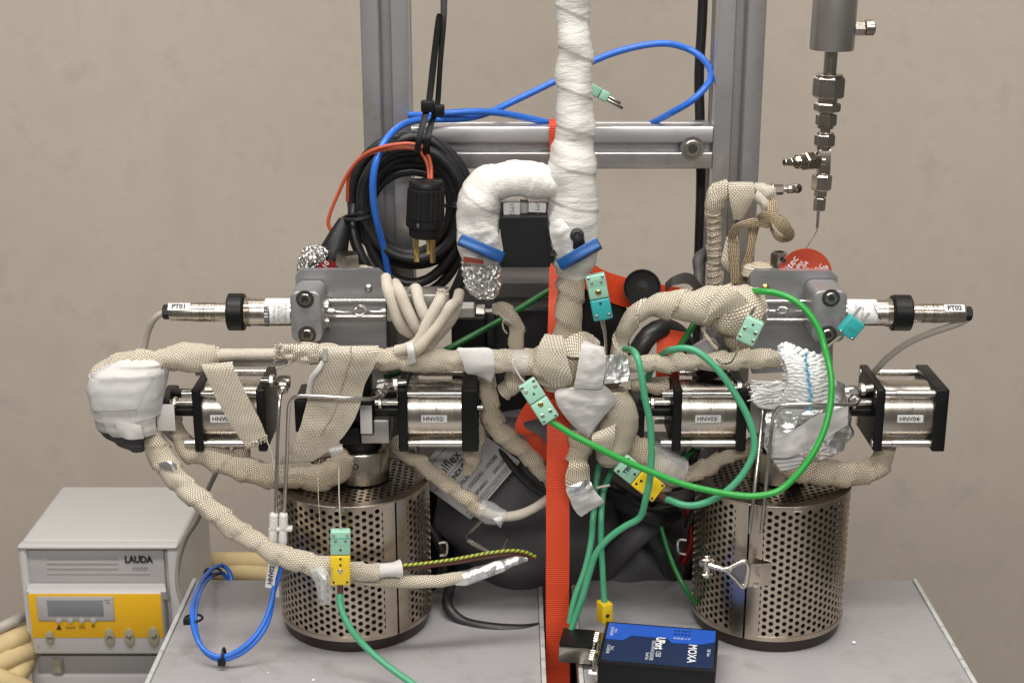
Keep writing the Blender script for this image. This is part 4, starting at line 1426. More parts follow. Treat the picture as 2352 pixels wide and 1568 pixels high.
def bracket(k, plate, block, hs, lab, mirror, rods, loop, screw):
    """plate: crop polygon; block: crop rounded rectangle; hs: socket screw centres"""
    Yp = .012
    p0 = W(*zv(k, *block[:2]), Yp)
    t = thing('mounting_bracket', lab, 'bracket', p0 - V((0, 0, .05)), 'grey mounting brackets')
    M = basis(V((0, Yp, 0)), FR, FU)
    poly = []
    for (x, y) in plate:
        q = W(*zv(k, x, y), Yp)
        poly.append((q.x, q.z))
    add('plate', prism(poly, .010, M), MT['plate'], t, sharp=30)
    Yb = -.032
    a = W(*zv(k, block[0], block[1]), Yb)
    b = W(*zv(k, block[2], block[3]), Yb)
    w, h = abs(b.x - a.x), abs(a.z - b.z)
    c = V(((a.x + b.x) / 2, Yb, (a.z + b.z) / 2))
    Mb = basis(c, FR, FU)
    # bevelled clamp block
    bm = bmesh.new()
    pl = rrect(w, h, .0075, 6)
    vsf = [bm.verts.new(Mb @ V((x, y, 0))) for x, y in pl]
    f = bm.faces.new(vsf)
    ex = bmesh.ops.extrude_face_region(bm, geom=[f])
    for v in [e for e in ex['geom'] if isinstance(e, bmesh.types.BMVert)]:
        v.co += V((0, .042, 0))
    bm.normal_update()
    eds = [e for e in bm.edges if all(abs(v.co.y - Yb) < 1e-6 for v in e.verts)]
    bmesh.ops.bevel(bm, geom=eds, offset=.0016, segments=3, profile=.5, affect='EDGES')
    bmesh.ops.recalc_face_normals(bm, faces=bm.faces[:])
    bm.verts.index_update()
    g = ([v.co.copy() for v in bm.verts], [[v.index for v in f.verts] for f in bm.faces])
    bm.free()
    add('clamp_block', g, MT['cast'], t, sharp=30)
    for (x, y) in hs:
        q = W(*zv(k, x, y), Yb - .0004)
        ss_ = add('screw_seat', lathe(q, (0, -1, 0), [(0, .0084), (.0003, .0084), (.0003, .0052)], 24), MT['dark'], t)
        add('socket_screw', lathe(q, (0, -1, 0), [(0, .0056), (.0022, .0056), (.003, .0049), (.003, .0030), (.0010, .0029), (.0010, 0)], 22), MT['dsteel'], ss_)
        add('socket_shade_disc', lathe(q + V((0, -.0011, 0)), (0, -1, 0), [(0, .0030), (.0002, .0030), (.0002, 0)], 6), MT['dark'], ss_)  # shade inside the screw head put in as a dark disc
    for i, (x, y, s_, a_, tx) in enumerate(((.22, -.12, .0055, -90, '[5.]'), (-.38, -.18, .0055, -90, 'IXXI'), (-.12, -.1, .004, -90, 'L'), (.38, .0, .0045, -90, 'L----')) if not mirror else ((.1, -.12, .006, -90, 'DI'), (.36, -.1, .005, -90, 'IXAJ'), (-.38, .0, .0045, -90, '----'))):
        text(tx, s_, Mb @ Matrix.Translation((x * w, y * h, .0003)) @ Matrix.Rotation(math.radians(a_ + 180), 4, 'Z'), MT['alu'], t, bold=.0001, name='cast_mark')
    for (xa, ya, xb, yb, rad) in rods:
        add('guide_rod', cyl(W(*zv(k, xa, ya), .000), W(*zv(k, xb, yb), .000), rad, 16), MT['tubest'], t)
    add('capillary', tube(pp(k, loop), .0010, 8), MT['tubest'], t)
    q = W(*zv(k, *screw), Yp - .0003)
    add('pan_screw', lathe(q, (0, -1, 0), [(0, .0040), (.001, .0036), (.002, .002), (.0022, 0)], 18), MT['brass'] if mirror else MT['tubest'], t)
    return t


br1 = bracket('B', [(215, 400), (265, 350), (975, 350), (1035, 410), (1050, 1060), (470, 1060), (215, 1000)], (160, 548, 465, 1015), ((303, 615), (322, 942)),
              'grey plate bracket with cast clamp holding the left pressure transducer', False,
              ((465, 690, 525, 690, .0085), (455, 820, 530, 820, .0075), (525, 628, 1045, 628, .0016), (525, 776, 1045, 776, .0016)),
              [(455, 722, -.004), (600, 728, -.006), (720, 735, -.008), (755, 700, -.008), (800, 675, -.010), (850, 690, -.010), (860, 730, -.011), (820, 765, -.012), (770, 755, -.011), (760, 715, -.010), (800, 690, -.008), (850, 715, -.008), (900, 732, -.006), (1045, 728, -.006)], (885, 515))
add('capillary_sleeve', cyl(W(*zv('B', 510, 728), -.006), W(*zv('B', 580, 729), -.006), .0034, 14, .0006), MT['tubest'], br1)
add('capillary_sleeve', cyl(W(*zv('B', 1000, 729), -.006), W(*zv('B', 1050, 729), -.006), .0032, 14, .0006), MT['tubest'], br1)
br2 = bracket('D', [(1380, 420), (1440, 355), (2110, 355), (2180, 410), (2180, 640), (2140, 1000), (2135, 1260), (1400, 1300)], (1965, 540, 2245, 1010), ((2120, 605), (2090, 940)),
              'grey plate bracket with cast clamp holding the right pressure transducer', True,
              ((1500, 635, 1960, 635, .0016), (1500, 805, 1960, 805, .0016), (1900, 700, 1970, 700, .0065)),
              [(1500, 715, -.006), (1570, 720, -.008), (1620, 720, -.009), (1640, 695, -.010), (1690, 690, -.010), (1725, 715, -.011), (1690, 745, -.011), (1640, 740, -.010), (1625, 720, -.010), (1670, 695, -.009), (1730, 715, -.008), (1800, 725, -.006), (1950, 715, -.006)], (1520, 512))

# transducer cables
add('sensor_cable', tube([W(*zv('A', 768, 672), -.012), W(*zv('A', 735, 680), -.012), W(*zv('A', 670, 740), -.010), W(*zv('A', 620, 860), -.004), W(*zv('A', 590, 1000), .0), W(*zv('A', 580, 1120), .01),
                          W(400, 1010, .06), W(518, 1020, .10), W(500, 1075, .13), W(475, 1130, .17), W(455, 1190, .22), W(425, 1240, .25), W(410, 1290, .26), W(408, 1340, .262), W(425, 1410, .265), W(430, 1500, .27)], .0030, 12), MT['gwire'],
    label='grey cable from the left transducer running down beside the chiller', cat='cable')
add('sensor_cable', tube(pp('E', [(2055, 790, -.012), (2000, 825, -.012), (1880, 870, -.010), (1700, 930, -.006), (1520, 1010, .002), (1370, 1110, .012), (1260, 1210, .02), (1190, 1290, .03), (1120, 1380, .04), (1100, 1500, .05)]), .0032, 12), MT['gwire'],
    label='grey cable sagging from the right transducer behind the rightmost actuator', cat='cable')

# hex adapter and small nut right of the left bracket
ad_ = thing('hex_adapter', 'flat-sided steel adapter inside the pale rope coil', 'adapter', W(1000, 740, -.005))
add('wide_block', bj('B', 1048, 570, 1620, 825, -.012, .03, .002), MT['nickel'], ad_)
add('hex_rod', hexa(W(*zv('B', 1600, 722), -.006), W(*zv('B', 1862, 722), -.006), .0084, .52), MT['nickel'], ad_)
add('nut', hexa(W(*zv('B', 1870, 722), -.006), W(*zv('B', 1955, 722), -.006), .0060, .2), MT['steel'], ad_)
add('stub_tube', cyl(W(*zv('B', 1950, 724), -.006), W(*zv('B', 2090, 724), -.006), .0021, 12), MT['tubest'], ad_)

# hex standoffs and tags behind the brackets
so = thing('hex_standoff', 'hollow steel hex standoff behind the left bracket', 'standoff', W(*zv('B', 695, 345), .03))
p_ = W(*zv('B', 695, 195), .03)
add('body', lathe(p_ - V((0, 0, .03)), (0, 0, 1), [(0, .0125), (.028, .0125), (.030, .0115), (.030, .0065), (.022, .006), (.022, 0)], 6, .5), MT['dsteel'], so, flat=True)
so2 = thing('hex_standoff', 'hollow steel hex standoff behind the red disc tag', 'standoff', W(*zv('D', 1640, 350), .03))
p_ = W(*zv('D', 1645, 182), .032)
add('body', lathe(p_ - V((0, 0, .03)), (0, 0, 1), [(0, .0085), (.028, .0085), (.030, .0075), (.030, .0055), (.022, .005), (.022, 0)], 6, .2), MT['dsteel'], so2, flat=True)


def disc(k, c, r, Y, mat, lab, cat='tag'):
    o = W(*zv(k, *c), Y)
    s = S(*zv(k, *c), Y) / ZOOM[k][2] / 1.0884
    t = thing('disc_tag', lab, cat, o - V((0, 0, r * s)))
    dk_ = add('disc', lathe(o, (0, -1, .12), [(0, r * s - .0003), (.0003, r * s), (.0009, r * s), (.0012, r * s - .0003), (.0012, 0)], 56), mat, t)
    return dk_, o, s


tg, to_, ts = disc('D', (1880, 395), 248, .024, MT['tag'], 'red anodised disc tag with white engraving above the right bracket')
n_ = V((0, -1, .12)).normalized()
ang = math.radians(56)
ru = V((math.cos(ang), 0, math.sin(ang)))
uu = V((-math.sin(ang), 0, math.cos(ang)))
for tx, x, y, sz in (('Sitec', 1748, 302, .0098), ('dec', 1830, 297, .0062), ('10-04', 1862, 330, .0062), ('n', 1905, 338, .006), ('bar', 1970, 345, .005), ('\u00b0C', 2028, 325, .0062), ('08', 2075, 330, .005)):
    text(tx, sz, basis(W(*zv('D', x, y), .0218), ru, uu), MT['pale'], tg, name='engraving')
add('tag_hole', lathe(W(*zv('D', 1690, 262), .0226), n_, [(0, .0022), (.0004, .002), (.0004, 0)], 14), MT['dark'], tg)
tg2, _, _ = disc('B', (525, 400), 140, .026, MT['dtag'], 'dark red disc tag behind the left bracket')
text('01-10', .007, basis(W(*zv('B', 470, 335), .0238), ru, uu), MT['pale'], tg2, name='engraving')

# ================================================================== upper right: chain of compression fittings
ch = thing('fitting_chain', 'vertical chain of steel tube fittings hanging from a cylinder at the upper right', 'fittings', W(*zv('U', 430, 1290), .0))
CYc = .02


def tw(x, y):
    return W(*zv('T', x, y), CYc)


sT = S(1890, 200, CYc) / 3.92 / 1.0884
axp0, axp1 = tw(660, 0), tw(545, 1500)
axd = (axp1 - axp0).normalized()


def at_y(y):
    f = y / 1500
    return axp0 + (axp1 - axp0) * f


add('sensor_cylinder', lathe(at_y(-900), at_y(480) - at_y(-900), [(0, 205 * sT), (.002, 212 * sT), ((at_y(478) - at_y(-900)).length - .0015, 214 * sT), ((at_y(480) - at_y(-900)).length, 205 * sT)], 48), MT['nickel'], ch)
sp0 = tw(870, 280)
add('side_port', [hexa(sp0 - V((.003, 0, 0)), tw(945, 282), 74 * sT), cyl(tw(945, 275), tw(1042, 272), 76 * sT, 28, .001)], MT['dsteel'], ch)
for y0, y1, r, hx in ((480, 720, 64, 0), (715, 745, 134, 0), (740, 950, 146, 1), (945, 1000, 96, 0), (995, 1085, 125, 1), (1080, 1120, 60, 0), (1105, 1225, 98, 1), (1222, 1255, 80, 0), (1250, 1300, 50, 0), (1290, 1315, 88, 0), (1310, 1430, 96, 1), (1428, 1470, 70, 0)):
    add('hex_nut' if hx else 'tube_collar', hexa(at_y(y0), at_y(y1), r * sT * 1.06, .35) if hx else cyl(at_y(y0), at_y(y1), r * sT, 28, .0006), MT['dsteel'], ch)
add('weep_hole', lathe(tw(670, 812) + V((0, -.0150, 0)), (0, -1, 0), [(0, .0013), (.0002, .0012), (.0002, 0)], 10), MT['dark'], ch)


def uw(x, y, Y=CYc):
    return W(*zv('U', x, y), Y)


sU = S(1890, 400, CYc) / 4.48 / 1.0884
add('tee_body', [lathe(uw(630, 175), uw(618, 460) - uw(630, 175), [(0, 70 * sU), (.002, 92 * sU), (.020, 92 * sU), (.0255, 88 * sU), (.028, 70 * sU)], 4, .78), cyl(uw(540, 320), uw(630, 320), 75 * sU, 20)], MT['dsteel'], ch)
d_ = uw(180, 342, CYc - .02)
for xa, xb, r, hx in ((400, 545, 104, 1), (320, 400, 80, 0), (300, 390, 64, 1), (245, 320, 46, 1), (180, 260, 38, 0)):
    f = lambda x: uw(x, 342 - (x - 180) * .05, CYc - .02 * (545 - x) / 365)
    add('hex_nut' if hx else 'tube_collar', hexa(f(xb), f(xa), r * sU, .3) if hx else cyl(f(xb), f(xa), r * sU, 22, .0006), MT['dsteel'], ch)
for y0, y1, r, hx in ((455, 490, 70, 0), (480, 650, 112, 1), (645, 665, 52, 0), (660, 725, 70, 1), (722, 745, 46, 0), (735, 880, 68, 1)):
    f = lambda y: uw(610 - (y - 455) * .095, y)
    add('hex_nut' if hx else 'tube_collar', hexa(f(y0), f(y1), r * sU, .15) if hx else cyl(f(y0), f(y1), r * sU, 22, .0006), MT['dsteel'], ch)
add('sleeve_tube', cyl(uw(565, 875), uw(550, 1075), 17 * sU, 12), MT['tubest'], ch)
add('needle_tube', tube([uw(552, 1060), uw(548, 1100), uw(520, 1160), uw(470, 1240, .026), uw(425, 1300, .034), uw(400, 1420, .040)], 6 * sU, 8), MT['tubest'], ch)
el = thing('elbow_joint', 'small steel elbow joint at the end of the brown braid', 'fitting', W(*zv('U', 180, 700), .06))
ey = .055
add('hex_nut', hexa(uw(45, 645, ey), uw(170, 645, ey), 62 * sU, .3), MT['dsteel'], el)
add('collar', [cyl(uw(35, 630, ey), uw(60, 630, ey), 54 * sU, 18, .0004), cyl(uw(170, 640, ey), uw(215, 640, ey), 32 * sU, 16), cyl(uw(210, 638, ey), uw(290, 636, ey), 52 * sU, 20, .0006)], MT['dsteel'], el)
add('open_end', lathe(uw(290, 630, ey), (.5, -.8, .1), [(-.004, 50 * sU), (.006, 56 * sU), (.007, 50 * sU), (.007, 34 * sU), (.002, 32 * sU), (.002, 0)], 22), MT['dsteel'], el)

# ================================================================== converter box on the right cabinet
tl, tr, brr, blf = [WZ(x, y, .0310) for x, y in ((1395.5, 1427), (1646, 1446), (1648, 1541), (1372, 1517))]
ex_ = ((tr - tl) + (brr - blf)) / 2
wx = ex_.length
exn = ex_.normalized()
eyn = V((-exn.y, exn.x, 0))
wy = ((tl - blf).dot(eyn) + (tr - brr).dot(eyn)) / 2
cc = (tl + tr + brr + blf) / 4
MB_ = Matrix((exn, eyn, V((0, 0, 1)))).transposed().to_4x4()
MB_.translation = V((cc.x, cc.y, 0))
mx_ = thing('serial_converter', 'black serial converter box with blue label on the right cabinet', 'converter', (cc.x, cc.y, .0005))
add('case', box(-wx / 2, wx / 2, -wy / 2, wy / 2, .001, .030, .0012, MB_), MT['blk'], mx_)
add('top_cover', box(-wx / 2 - .0006, wx / 2 + .0006, -wy / 2 - .0006, wy / 2 + .0006, .0285, .0310, .0007, MB_), MT['blk'], mx_)
MT_ = MB_ @ Matrix.Translation((0, 0, .0314))
lw, lh = wx * .955, wy * .93
ml_ = add('label_sheet', prism([(x, y) for x, y in rrect(lw, lh, .003)], .0004, MT_), MT['nblue'], mx_, flat=True)
h_ = lh / 2
pl = [(-lw / 2, h_ - .0005), (-lw / 2, h_ - lh * .45), (-lw * .335, h_ - lh * .45), (-lw * .27, h_ - lh * .31), (.06 * lw, h_ - lh * .31), (lw * .11, h_ - lh * .42), (lw * .38, h_ - lh * .40), (lw / 2, h_ - lh * .31), (lw / 2, h_ - .0005)]
add('label_band', prism(pl, .0003, MT_ @ Matrix.Translation((0, 0, .0004))), MT['mblue'], ml_, flat=True)


def mt_(body, x, y, size, bold=0.0, sx=1.0, mat='pale'):
    text(body, size, MT_ @ Matrix.Translation((x * lw, y * lh, .0008)) @ Matrix.Rotation(-PI / 2, 4, 'Z'), MT[mat], ml_, bold, sx=sx)


mt_('MOXA', .30, -.17, .0110, .0002, 1.05)
mt_('UPort', .0, .03, .0115, .0005, .80)
mt_('1250', .0, -.25, .0070, 0, .8)
mt_('USB to 2-Port RS-232/422/485', -.055, -.17, .0048, 0, .62)
mt_('Serial Hub', -.095, -.33, .0046, 0, .7)
mt_('RS-232/422/485', -.455, .25, .0042, 0, .6)
mt_('Port 1', -.42, .27, .0042, 0, .7)
mt_('RS-232/422/485', -.455, -.23, .0042, 0, .6)
mt_('Port 2', -.42, -.2, .0042, 0, .7)
mt_('USB  Reset', .45, -.12, .0042, 0, .7)
for i in range(5):
    for j in range(2):
        add('indicator_dot', prism([(math.cos(a) * .0011, math.sin(a) * .0011) for a in [k * PI / 5 for k in range(10)]], .0002, MT_ @ Matrix.Translation(((.13 + i * .033) * lw, (.41 - j * .10) * lh, .0009))), MT['nblue'], ml_, flat=True)
    mt_(('232', '422', '485', 'Tx', 'Rx')[i], .13 + i * .033, .20, .0036, 0, .7)
# two D-sub sockets on its left side
for i, yy in enumerate((.19, -.26)):
    add('port_shell', box(-wx / 2 - .006, -wx / 2 + .001, yy * wy - .015, yy * wy + .015, .008, .024, .001, MB_), MT['dsteel'], mx_)
    for s_ in (-1, 1):
        c_ = MB_ @ V((-wx / 2 - .001, yy * wy + s_ * .0125, .016))
        add('jack_screw', hexa(c_, c_ - exn * .008, .0034), MT['tubest'], mx_)
for yy in (.19, -.26):
    for j in range(5):
        c_ = MB_ @ V((-wx / 2 - .0055, yy * wy - .008 + j * .004, .0265))
        add('pin_rib', cyl(c_, c_ - exn * .004, .0013, 10), MT['tubest'], mx_)
pg = thing('d_sub_plug', 'metal D-sub plug with black lid left of the converter box', 'plug', MB_ @ V((-wx / 2 - .025, .19 * wy, 0)))
add('metal_shell', box(-wx / 2 - .041, -wx / 2 - .0098, .19 * wy - .017, .19 * wy + .016, .006, .0225, .0012, MB_), MT['dsteel'], pg)
add('black_lid', box(-wx / 2 - .041, -wx / 2 - .0098, .19 * wy - .016, .19 * wy + .016, .0226, .0255, .001, MB_), MT['blk'], pg)
add('flange', box(-wx / 2 - .0096, -wx / 2 - .0072, .19 * wy - .0165, .19 * wy + .0165, .007, .025, .0006, MB_), MT['tubest'], pg)


# ================================================================== wrapped pipework
def wt(name, k, pts, mat, parent=None, wrap=.0024, pitch=.021, lump=.0026, seg=30, step=.0025, seed=None, ring=0.0, lf=55.0, **kw):
    """wrapped pipe; pts (x, y, Y, radius in overview pixels)"""
    P = [W(*zv(k, p[0], p[1]), p[2]) for p in pts]
    R = [p[3] * S(*zv(k, p[0], p[1]), p[2]) for p in pts]
    sd = rnd.random() * 10 if seed is None else seed
    return add(name, tube(P, R, seg, step, wrap, pitch, lump, lf, True, sd, ring), MT[mat], parent, sharp=50, **kw)


def ps(k, prs):
    return [(W(*zv(k, a[0], a[1]), a[2]), W(*zv(k, b[0], b[1]), b[2])) for a, b in prs]


# ---- white tape-wrapped manifold with two blue levers
wm = thing('tape_wrapped_manifold', 'white tape wrapped riser and arched branch with two blue levers in the middle', 'manifold', W(1310, 640, -.03))
wt('riser', 'v', [(1306, -620, -.03, 34), (1310, -300, -.03, 35), (1314, -90, -.03, 36), (1316, 0, -.03, 37), (1317, 60, -.03, 38), (1321, 110, -.03, 40), (1317, 160, -.03, 39), (1318, 215, -.03, 41), (1321, 270, -.03, 42), (1322, 320, -.03, 44), (1316, 352, -.03, 52), (1314, 390, -.03, 57), (1315, 450, -.03, 57), (1318, 510, -.03, 59), (1319, 560, -.03, 57), (1316, 600, -.03, 48), (1312, 630, -.03, 36), (1310, 648, -.03, 24)], 'ptfe', wm, wrap=.0010, pitch=.034, lump=.0036, ring=.0005, lf=44, step=.0012, seg=56)
wt('arched_branch', 'v', [(1290, 425, -.03, 40), (1235, 416, -.032, 40), (1170, 415, -.034, 42), (1125, 428, -.035, 47), (1103, 468, -.036, 50), (1098, 520, -.036, 49), (1103, 572, -.036, 46), (1108, 600, -.034, 42), (1106, 625, -.032, 32)], 'ptfe', wm, wrap=.0010, pitch=.028, lump=.0042, ring=.0005, lf=44, step=.0012, seg=56)
add('tape_fold', strip(ps('P', [((350, 800, -.062), (480, 760, -.062)), ((345, 900, -.064), (600, 830, -.060)), ((480, 1000, -.062), (655, 960, -.056)), ((560, 1050, -.060), (690, 1080, -.052))]), 8, 8, .002, .0008, wr=.004, wf=70), MT['ptfe'], wm)
add('tape_fold', strip(ps('P', [((1200, 760, -.058), (1330, 720, -.062)), ((1200, 900, -.060), (1400, 820, -.066)), ((1250, 1050, -.060), (1440, 900, -.066)), ((1300, 1150, -.056), (1440, 1080, -.064))]), 8, 8, .002, .0008, wr=.004, wf=60, seed=4), MT['ptfe'], wm)
for pts in (((212, 950), (680, 1160)), ((1300, 1240), (1735, 990))):
    a = W(*zv('P', *pts[0]), -.068)
    b = W(*zv('P', *pts[1]), -.068)
    mid = (a + b) / 2
    L_ = (b - a).length / 2
    dd = (b - a).normalized()
    nn_ = (CAM - mid).normalized()
    up_ = nn_.cross(dd).normalized()
    nn_ = dd.cross(up_).normalized()
    tl_ = math.radians(13)
    up2 = up_ * math.cos(tl_) - nn_ * math.sin(tl_) * (1 if up_.z > 0 else -1)
    n2 = dd.cross(up2)
    Ml = Matrix((dd, up2, n2)).transposed().to_4x4()
    Ml.translation = mid
    bv_ = add('blue_lever', box(-L_, L_, -.0050, .0050, -.0055, .0055, .0012, Ml), MT['bluel'], wm)
    cst = mid + V((0, .002, 0))
    add('lever_stem', cyl(mid, mid + V((0, .02, 0)), .005, 14), MT['dsteel'], bv_)
# black heater block between the limbs and grey cards above it
bb = W(*zv('P', 645, 715), -.05)
blk = []
for (x, y) in ((645, 740), (660, 718), (1170, 712), (1172, 760), (1168, 860), (1175, 930), (1195, 1010), (1240, 1080), (1245, 1180), (1205, 1215), (1195, 1255), (680, 1258), (655, 1240), (650, 1200), (690, 1130), (690, 1080), (660, 900)):
    q = W(*zv('P', x, y), -.046)
    blk.append((q.x, q.z))
add('black_block', prism(list(reversed(blk)), .03, basis(V((0, -.046, 0)), FR, FU)), MT['blkp'], wm, sharp=30)
add('grey_backing', bj('P', 640, 540, 1190, 720, -.018, .012, .001), MT['nickel'], wm)
add('clear_clip', bj('P', 868, 525, 962, 712, -.026, .006, .001), MT['lgrey'], wm)
for i, (q, tx) in enumerate(((((690, 555), (868, 552), (876, 690), (690, 695)), 'VM2'), (((962, 555), (1150, 560), (1152, 655), (972, 655)), 'VM1'))):
    P4 = [W(*zv('P', x, y), -.032) for x, y in q]
    M = basis((P4[0] + P4[1] + P4[2] + P4[3]) / 4, P4[1] - P4[0], P4[0] - P4[3])
    w_, h__ = (P4[1] - P4[0]).length, (P4[0] - P4[3]).length
    nc_ = add('name_card', prism(rrect(w_, h__, .0004, 2), .0015, M), MT['paper'], wm, flat=True)
    text(tx, .0062, M @ Matrix.Translation((0, 0, .0003)) @ Matrix.Rotation(-PI / 2, 4, 'Z'), MT['ink2'], nc_)
add('packing_nut', [lathe(W(*zv('P', 1490, 905), -.066), (0, -1, .2), [(0, .0066), (.004, .006), (.005, .003), (.003, .002), (.003, 0)], 16), cyl(W(*zv('P', 1490, 905), -.064), W(*zv('P', 1510, 1030), -.060), .0062, 14, .001)], MT['rub'], wm)
add('lock_screw', cyl(W(*zv('P', 1225, 1100), -.05), W(*zv('P', 1265, 1100), -.054), .003, 12), MT['dsteel'], wm)
# crumpled foil at the open end
fo = thing('foil_end_cap', 'crumpled aluminium foil bag hanging under the left blue lever', 'foil', W(1100, 690, -.03))
lev = []
for vx, vy, hw, hd in ((1104, 592, 38, .014), (1105, 608, 44, .018), (1107, 630, 42, .017), (1109, 650, 40, .016), (1112, 668, 34, .013), (1116, 683, 22, .007)):
    lev.append((W(vx, vy, -.036), hw * S(vx, vy, -.036), hd))
add('foil', stack(lev, 90, 18, lump=.0035, lf=210), MT['foil'], fo, sharp=None)
add('red_tape', strip(ps('P', [((255, 1140, -.058), (262, 1200, -.058)), ((340, 1150, -.060), (345, 1205, -.060)), ((470, 1180, -.057), (478, 1225, -.057))]), 6, 3, .0, .001), MT['rtape'], fo)
lev = []
for vx, vy, hw, hd in ((730, 565, 22, .012), (728, 575, 32, .018), (722, 592, 34, .02), (716, 612, 30, .018), (712, 640, 24, .014)):
    lev.append((W(vx, vy, .045), hw * S(vx, vy, .045), hd))
add('foil_ball', stack(lev, 80, 18, lump=.004, lf=190, seed=5), MT['foil'], label='crumpled foil lump peeping over the left bracket', cat='foil', sharp=None)

# ---- beige wrapped manifold
mf = thing('heat_traced_manifold', 'beige braid wrapped manifold with the long horizontal run across the rig', 'manifold', W(1290, 890, -.03))
wt('riser', 'v', [(1312, 625, -.03, 26), (1312, 660, -.03, 30), (1308, 700, -.03, 31), (1306, 745, -.03, 30), (1300, 780, -.03, 34), (1295, 815, -.03, 40)], 'beiged', mf, pitch=.028)
lev = []
for vx, vy, hw, hd in ((1325, 768, 30, .012), (1315, 785, 62, .02), (1305, 815, 82, .025), (1300, 845, 84, .026), (1300, 870, 72, .022), (1300, 890, 50, .015)):
    lev.append((W(vx, vy, -.034), hw * S(vx, vy, -.034), hd))
add('joint_wrap', stack(lev, 56, 12, lump=.004, lf=40), MT['beige'], mf, sharp=None)
add('tape_wind', strip(ps('Z', [((1070, 690, -.056), (1195, 700, -.058)), ((1015, 790, -.060), (1215, 800, -.064)), ((1012, 900, -.062), (1245, 930, -.066)), ((1050, 1000, -.060), (1268, 1020, -.063)), ((1140, 1085, -.054), (1262, 1060, -.056))]), 8, 14, .002, .0014, wr=.0012, wf=60, seed=8), MT['tapew'], mf)
add('tape_wind', strip(ps('Z', [((1190, 790, -.062), (1200, 830, -.064)), ((1230, 720, -.060), (1260, 860, -.0665)), ((1330, 675, -.054), (1330, 860, -.0665)), ((1420, 700, -.046), (1400, 860, -.062))]), 8, 12, .001, .0014, wr=.0008, wf=60, seed=5), MT['tapew'], mf)
wt('left_run', 'v', [(1240, 832, -.032, 32), (1200, 832, -.034, 28), (1150, 828, -.036, 25), (1060, 828, -.036, 25), (980, 826, -.037, 27), (930, 822, -.038, 28), (860, 824, -.038, 27), (790, 822, -.038, 27), (730, 812, -.038, 25), (690, 806, -.038, 20)], 'beige', mf)
wt('thin_run', 'v', [(700, 816, -.032, 14), (640, 813, -.032, 13), (560, 813, -.032, 13), (500, 815, -.032, 14)], 'ropem', mf, wrap=0, lump=.0005, seg=20)
wt('left_end', 'v', [(505, 818, -.030, 22), (460, 816, -.030, 22), (400, 822, -.030, 24), (340, 826, -.030, 22), (285, 830, -.03, 19), (245, 842, -.03, 18), (224, 862, -.03, 18), (217, 890, -.03, 15)], 'beige', mf)
wt('right_run', 'v', [(1370, 842, -.036, 26), (1440, 838, -.037, 21), (1520, 834, -.037, 20), (1620, 830, -.037, 21), (1700, 826, -.037, 21), (1770, 821, -.036, 20), (1815, 820, -.035, 19)], 'beige', mf)
wt('foil_band', 'v', [(1175, 829, -.036, 26.5), (1212, 832, -.036, 27.5)], 'film', mf, wrap=0, lump=.001, seg=24)
# braid collars and the frayed sleeve end
wt('braid_collar', 'v', [(388, 822, -.03, 26), (420, 820, -.031, 31), (460, 820, -.032, 33), (500, 812, -.031, 22)], 'beige', mf, wrap=.001, lump=.003)
add('frayed_sleeve', strip(ps('A', [((1850, 960, -.062), (1840, 1075, -.062)), ((1900, 955, -.066), (1930, 1090, -.066)), ((2050, 960, -.064), (2040, 1130, -.064)), ((2200, 960, -.062), (2190, 1120, -.062))]), 6, 10, .003, .001, wr=.004, wf=150), MT['tapew'], mf)
for i in range(22):
    y = 955 + i * 6.5 + rnd.uniform(-4, 4)
    L = rnd.uniform(20, 75)
    a = (1865 + rnd.uniform(-12, 18), y, -.064)
    b = (1850 - L * .5, y + rnd.uniform(-8, 12), -.065 + rnd.uniform(-.004, .003))
    c = (1850 - L, y + rnd.uniform(-10, 45), -.064 + rnd.uniform(-.004, .004))
    add('frayed_strand', tube(pp('A', [a, b, c]), .0006, 5, step=.004), MT['beige'], mf)
add('loose_strand', tube(pp('A', [(1990, 1090, -.060), (1900, 1150, -.062), (1800, 1175, -.062)]), .0012, 6), MT['beige'], mf)
add('thermowell_strip', [bj('A', 1140, 1075, 1900, 1165, -.024, .008, .001)], MT['nickel'], mf)
# hanging tape flaps
add('frayed_flap', strip(ps('F', [((1110, 110, -.048), (1400, 90, -.048)), ((1150, 190, -.052), (1420, 165, -.054)), ((1255, 430, -.050), (1535, 400, -.052)), ((1400, 680, -.048), (1650, 620, -.050)), ((1510, 840, -.046), (1710, 770, -.048))]), 8, 10, .001, .0016, wr=.0012, wf=50), MT['tapew'], mf)
for i in range(16):
    f = i / 15
    x, y = 1510 + 200 * f, 838 - 70 * f
    add('frayed_strand', tube(pp('F', [(x, y - 12, -.0475), (x + rnd.uniform(0, 14), y + rnd.uniform(10, 30), -.048), (x + rnd.uniform(2, 22), y + rnd.uniform(25, 60), -.047)]), .0006, 5, step=.004), MT['tapew'], mf)
add('hanging_thread', tube(pp('F', [(1700, 790, -.047), (1745, 880, -.048), (1775, 1000, -.049), (1790, 1060, -.05)]), .0006, 5), MT['ropem'], mf)
add('wide_flap', strip(ps('B', [((485, 1045, -.060), (975, 1045, -.060)), ((475, 1120, -.066), (975, 1110, -.066)), ((430, 1250, -.064), (920, 1260, -.064)), ((345, 1460, -.058), (850, 1400, -.060)), ((300, 1640, -.054), (790, 1640, -.057)), ((230, 1860, -.050), (650, 1880, -.054)), ((100, 2060, -.044), (420, 2070, -.048)), ((60, 2130, -.040), (330, 2110, -.044))]), 8, 14, .001, .0016, wr=.002, wf=40), MT['tapew'], mf)
add('flap_seam', tube(pp('B', [(722, 1048, -.0645), (722, 1120, -.0700), (680, 1280, -.0685), (620, 1480, -.063), (560, 1660, -.060), (450, 1860, -.056)]), .0009, 6), MT['beiged'], mf)
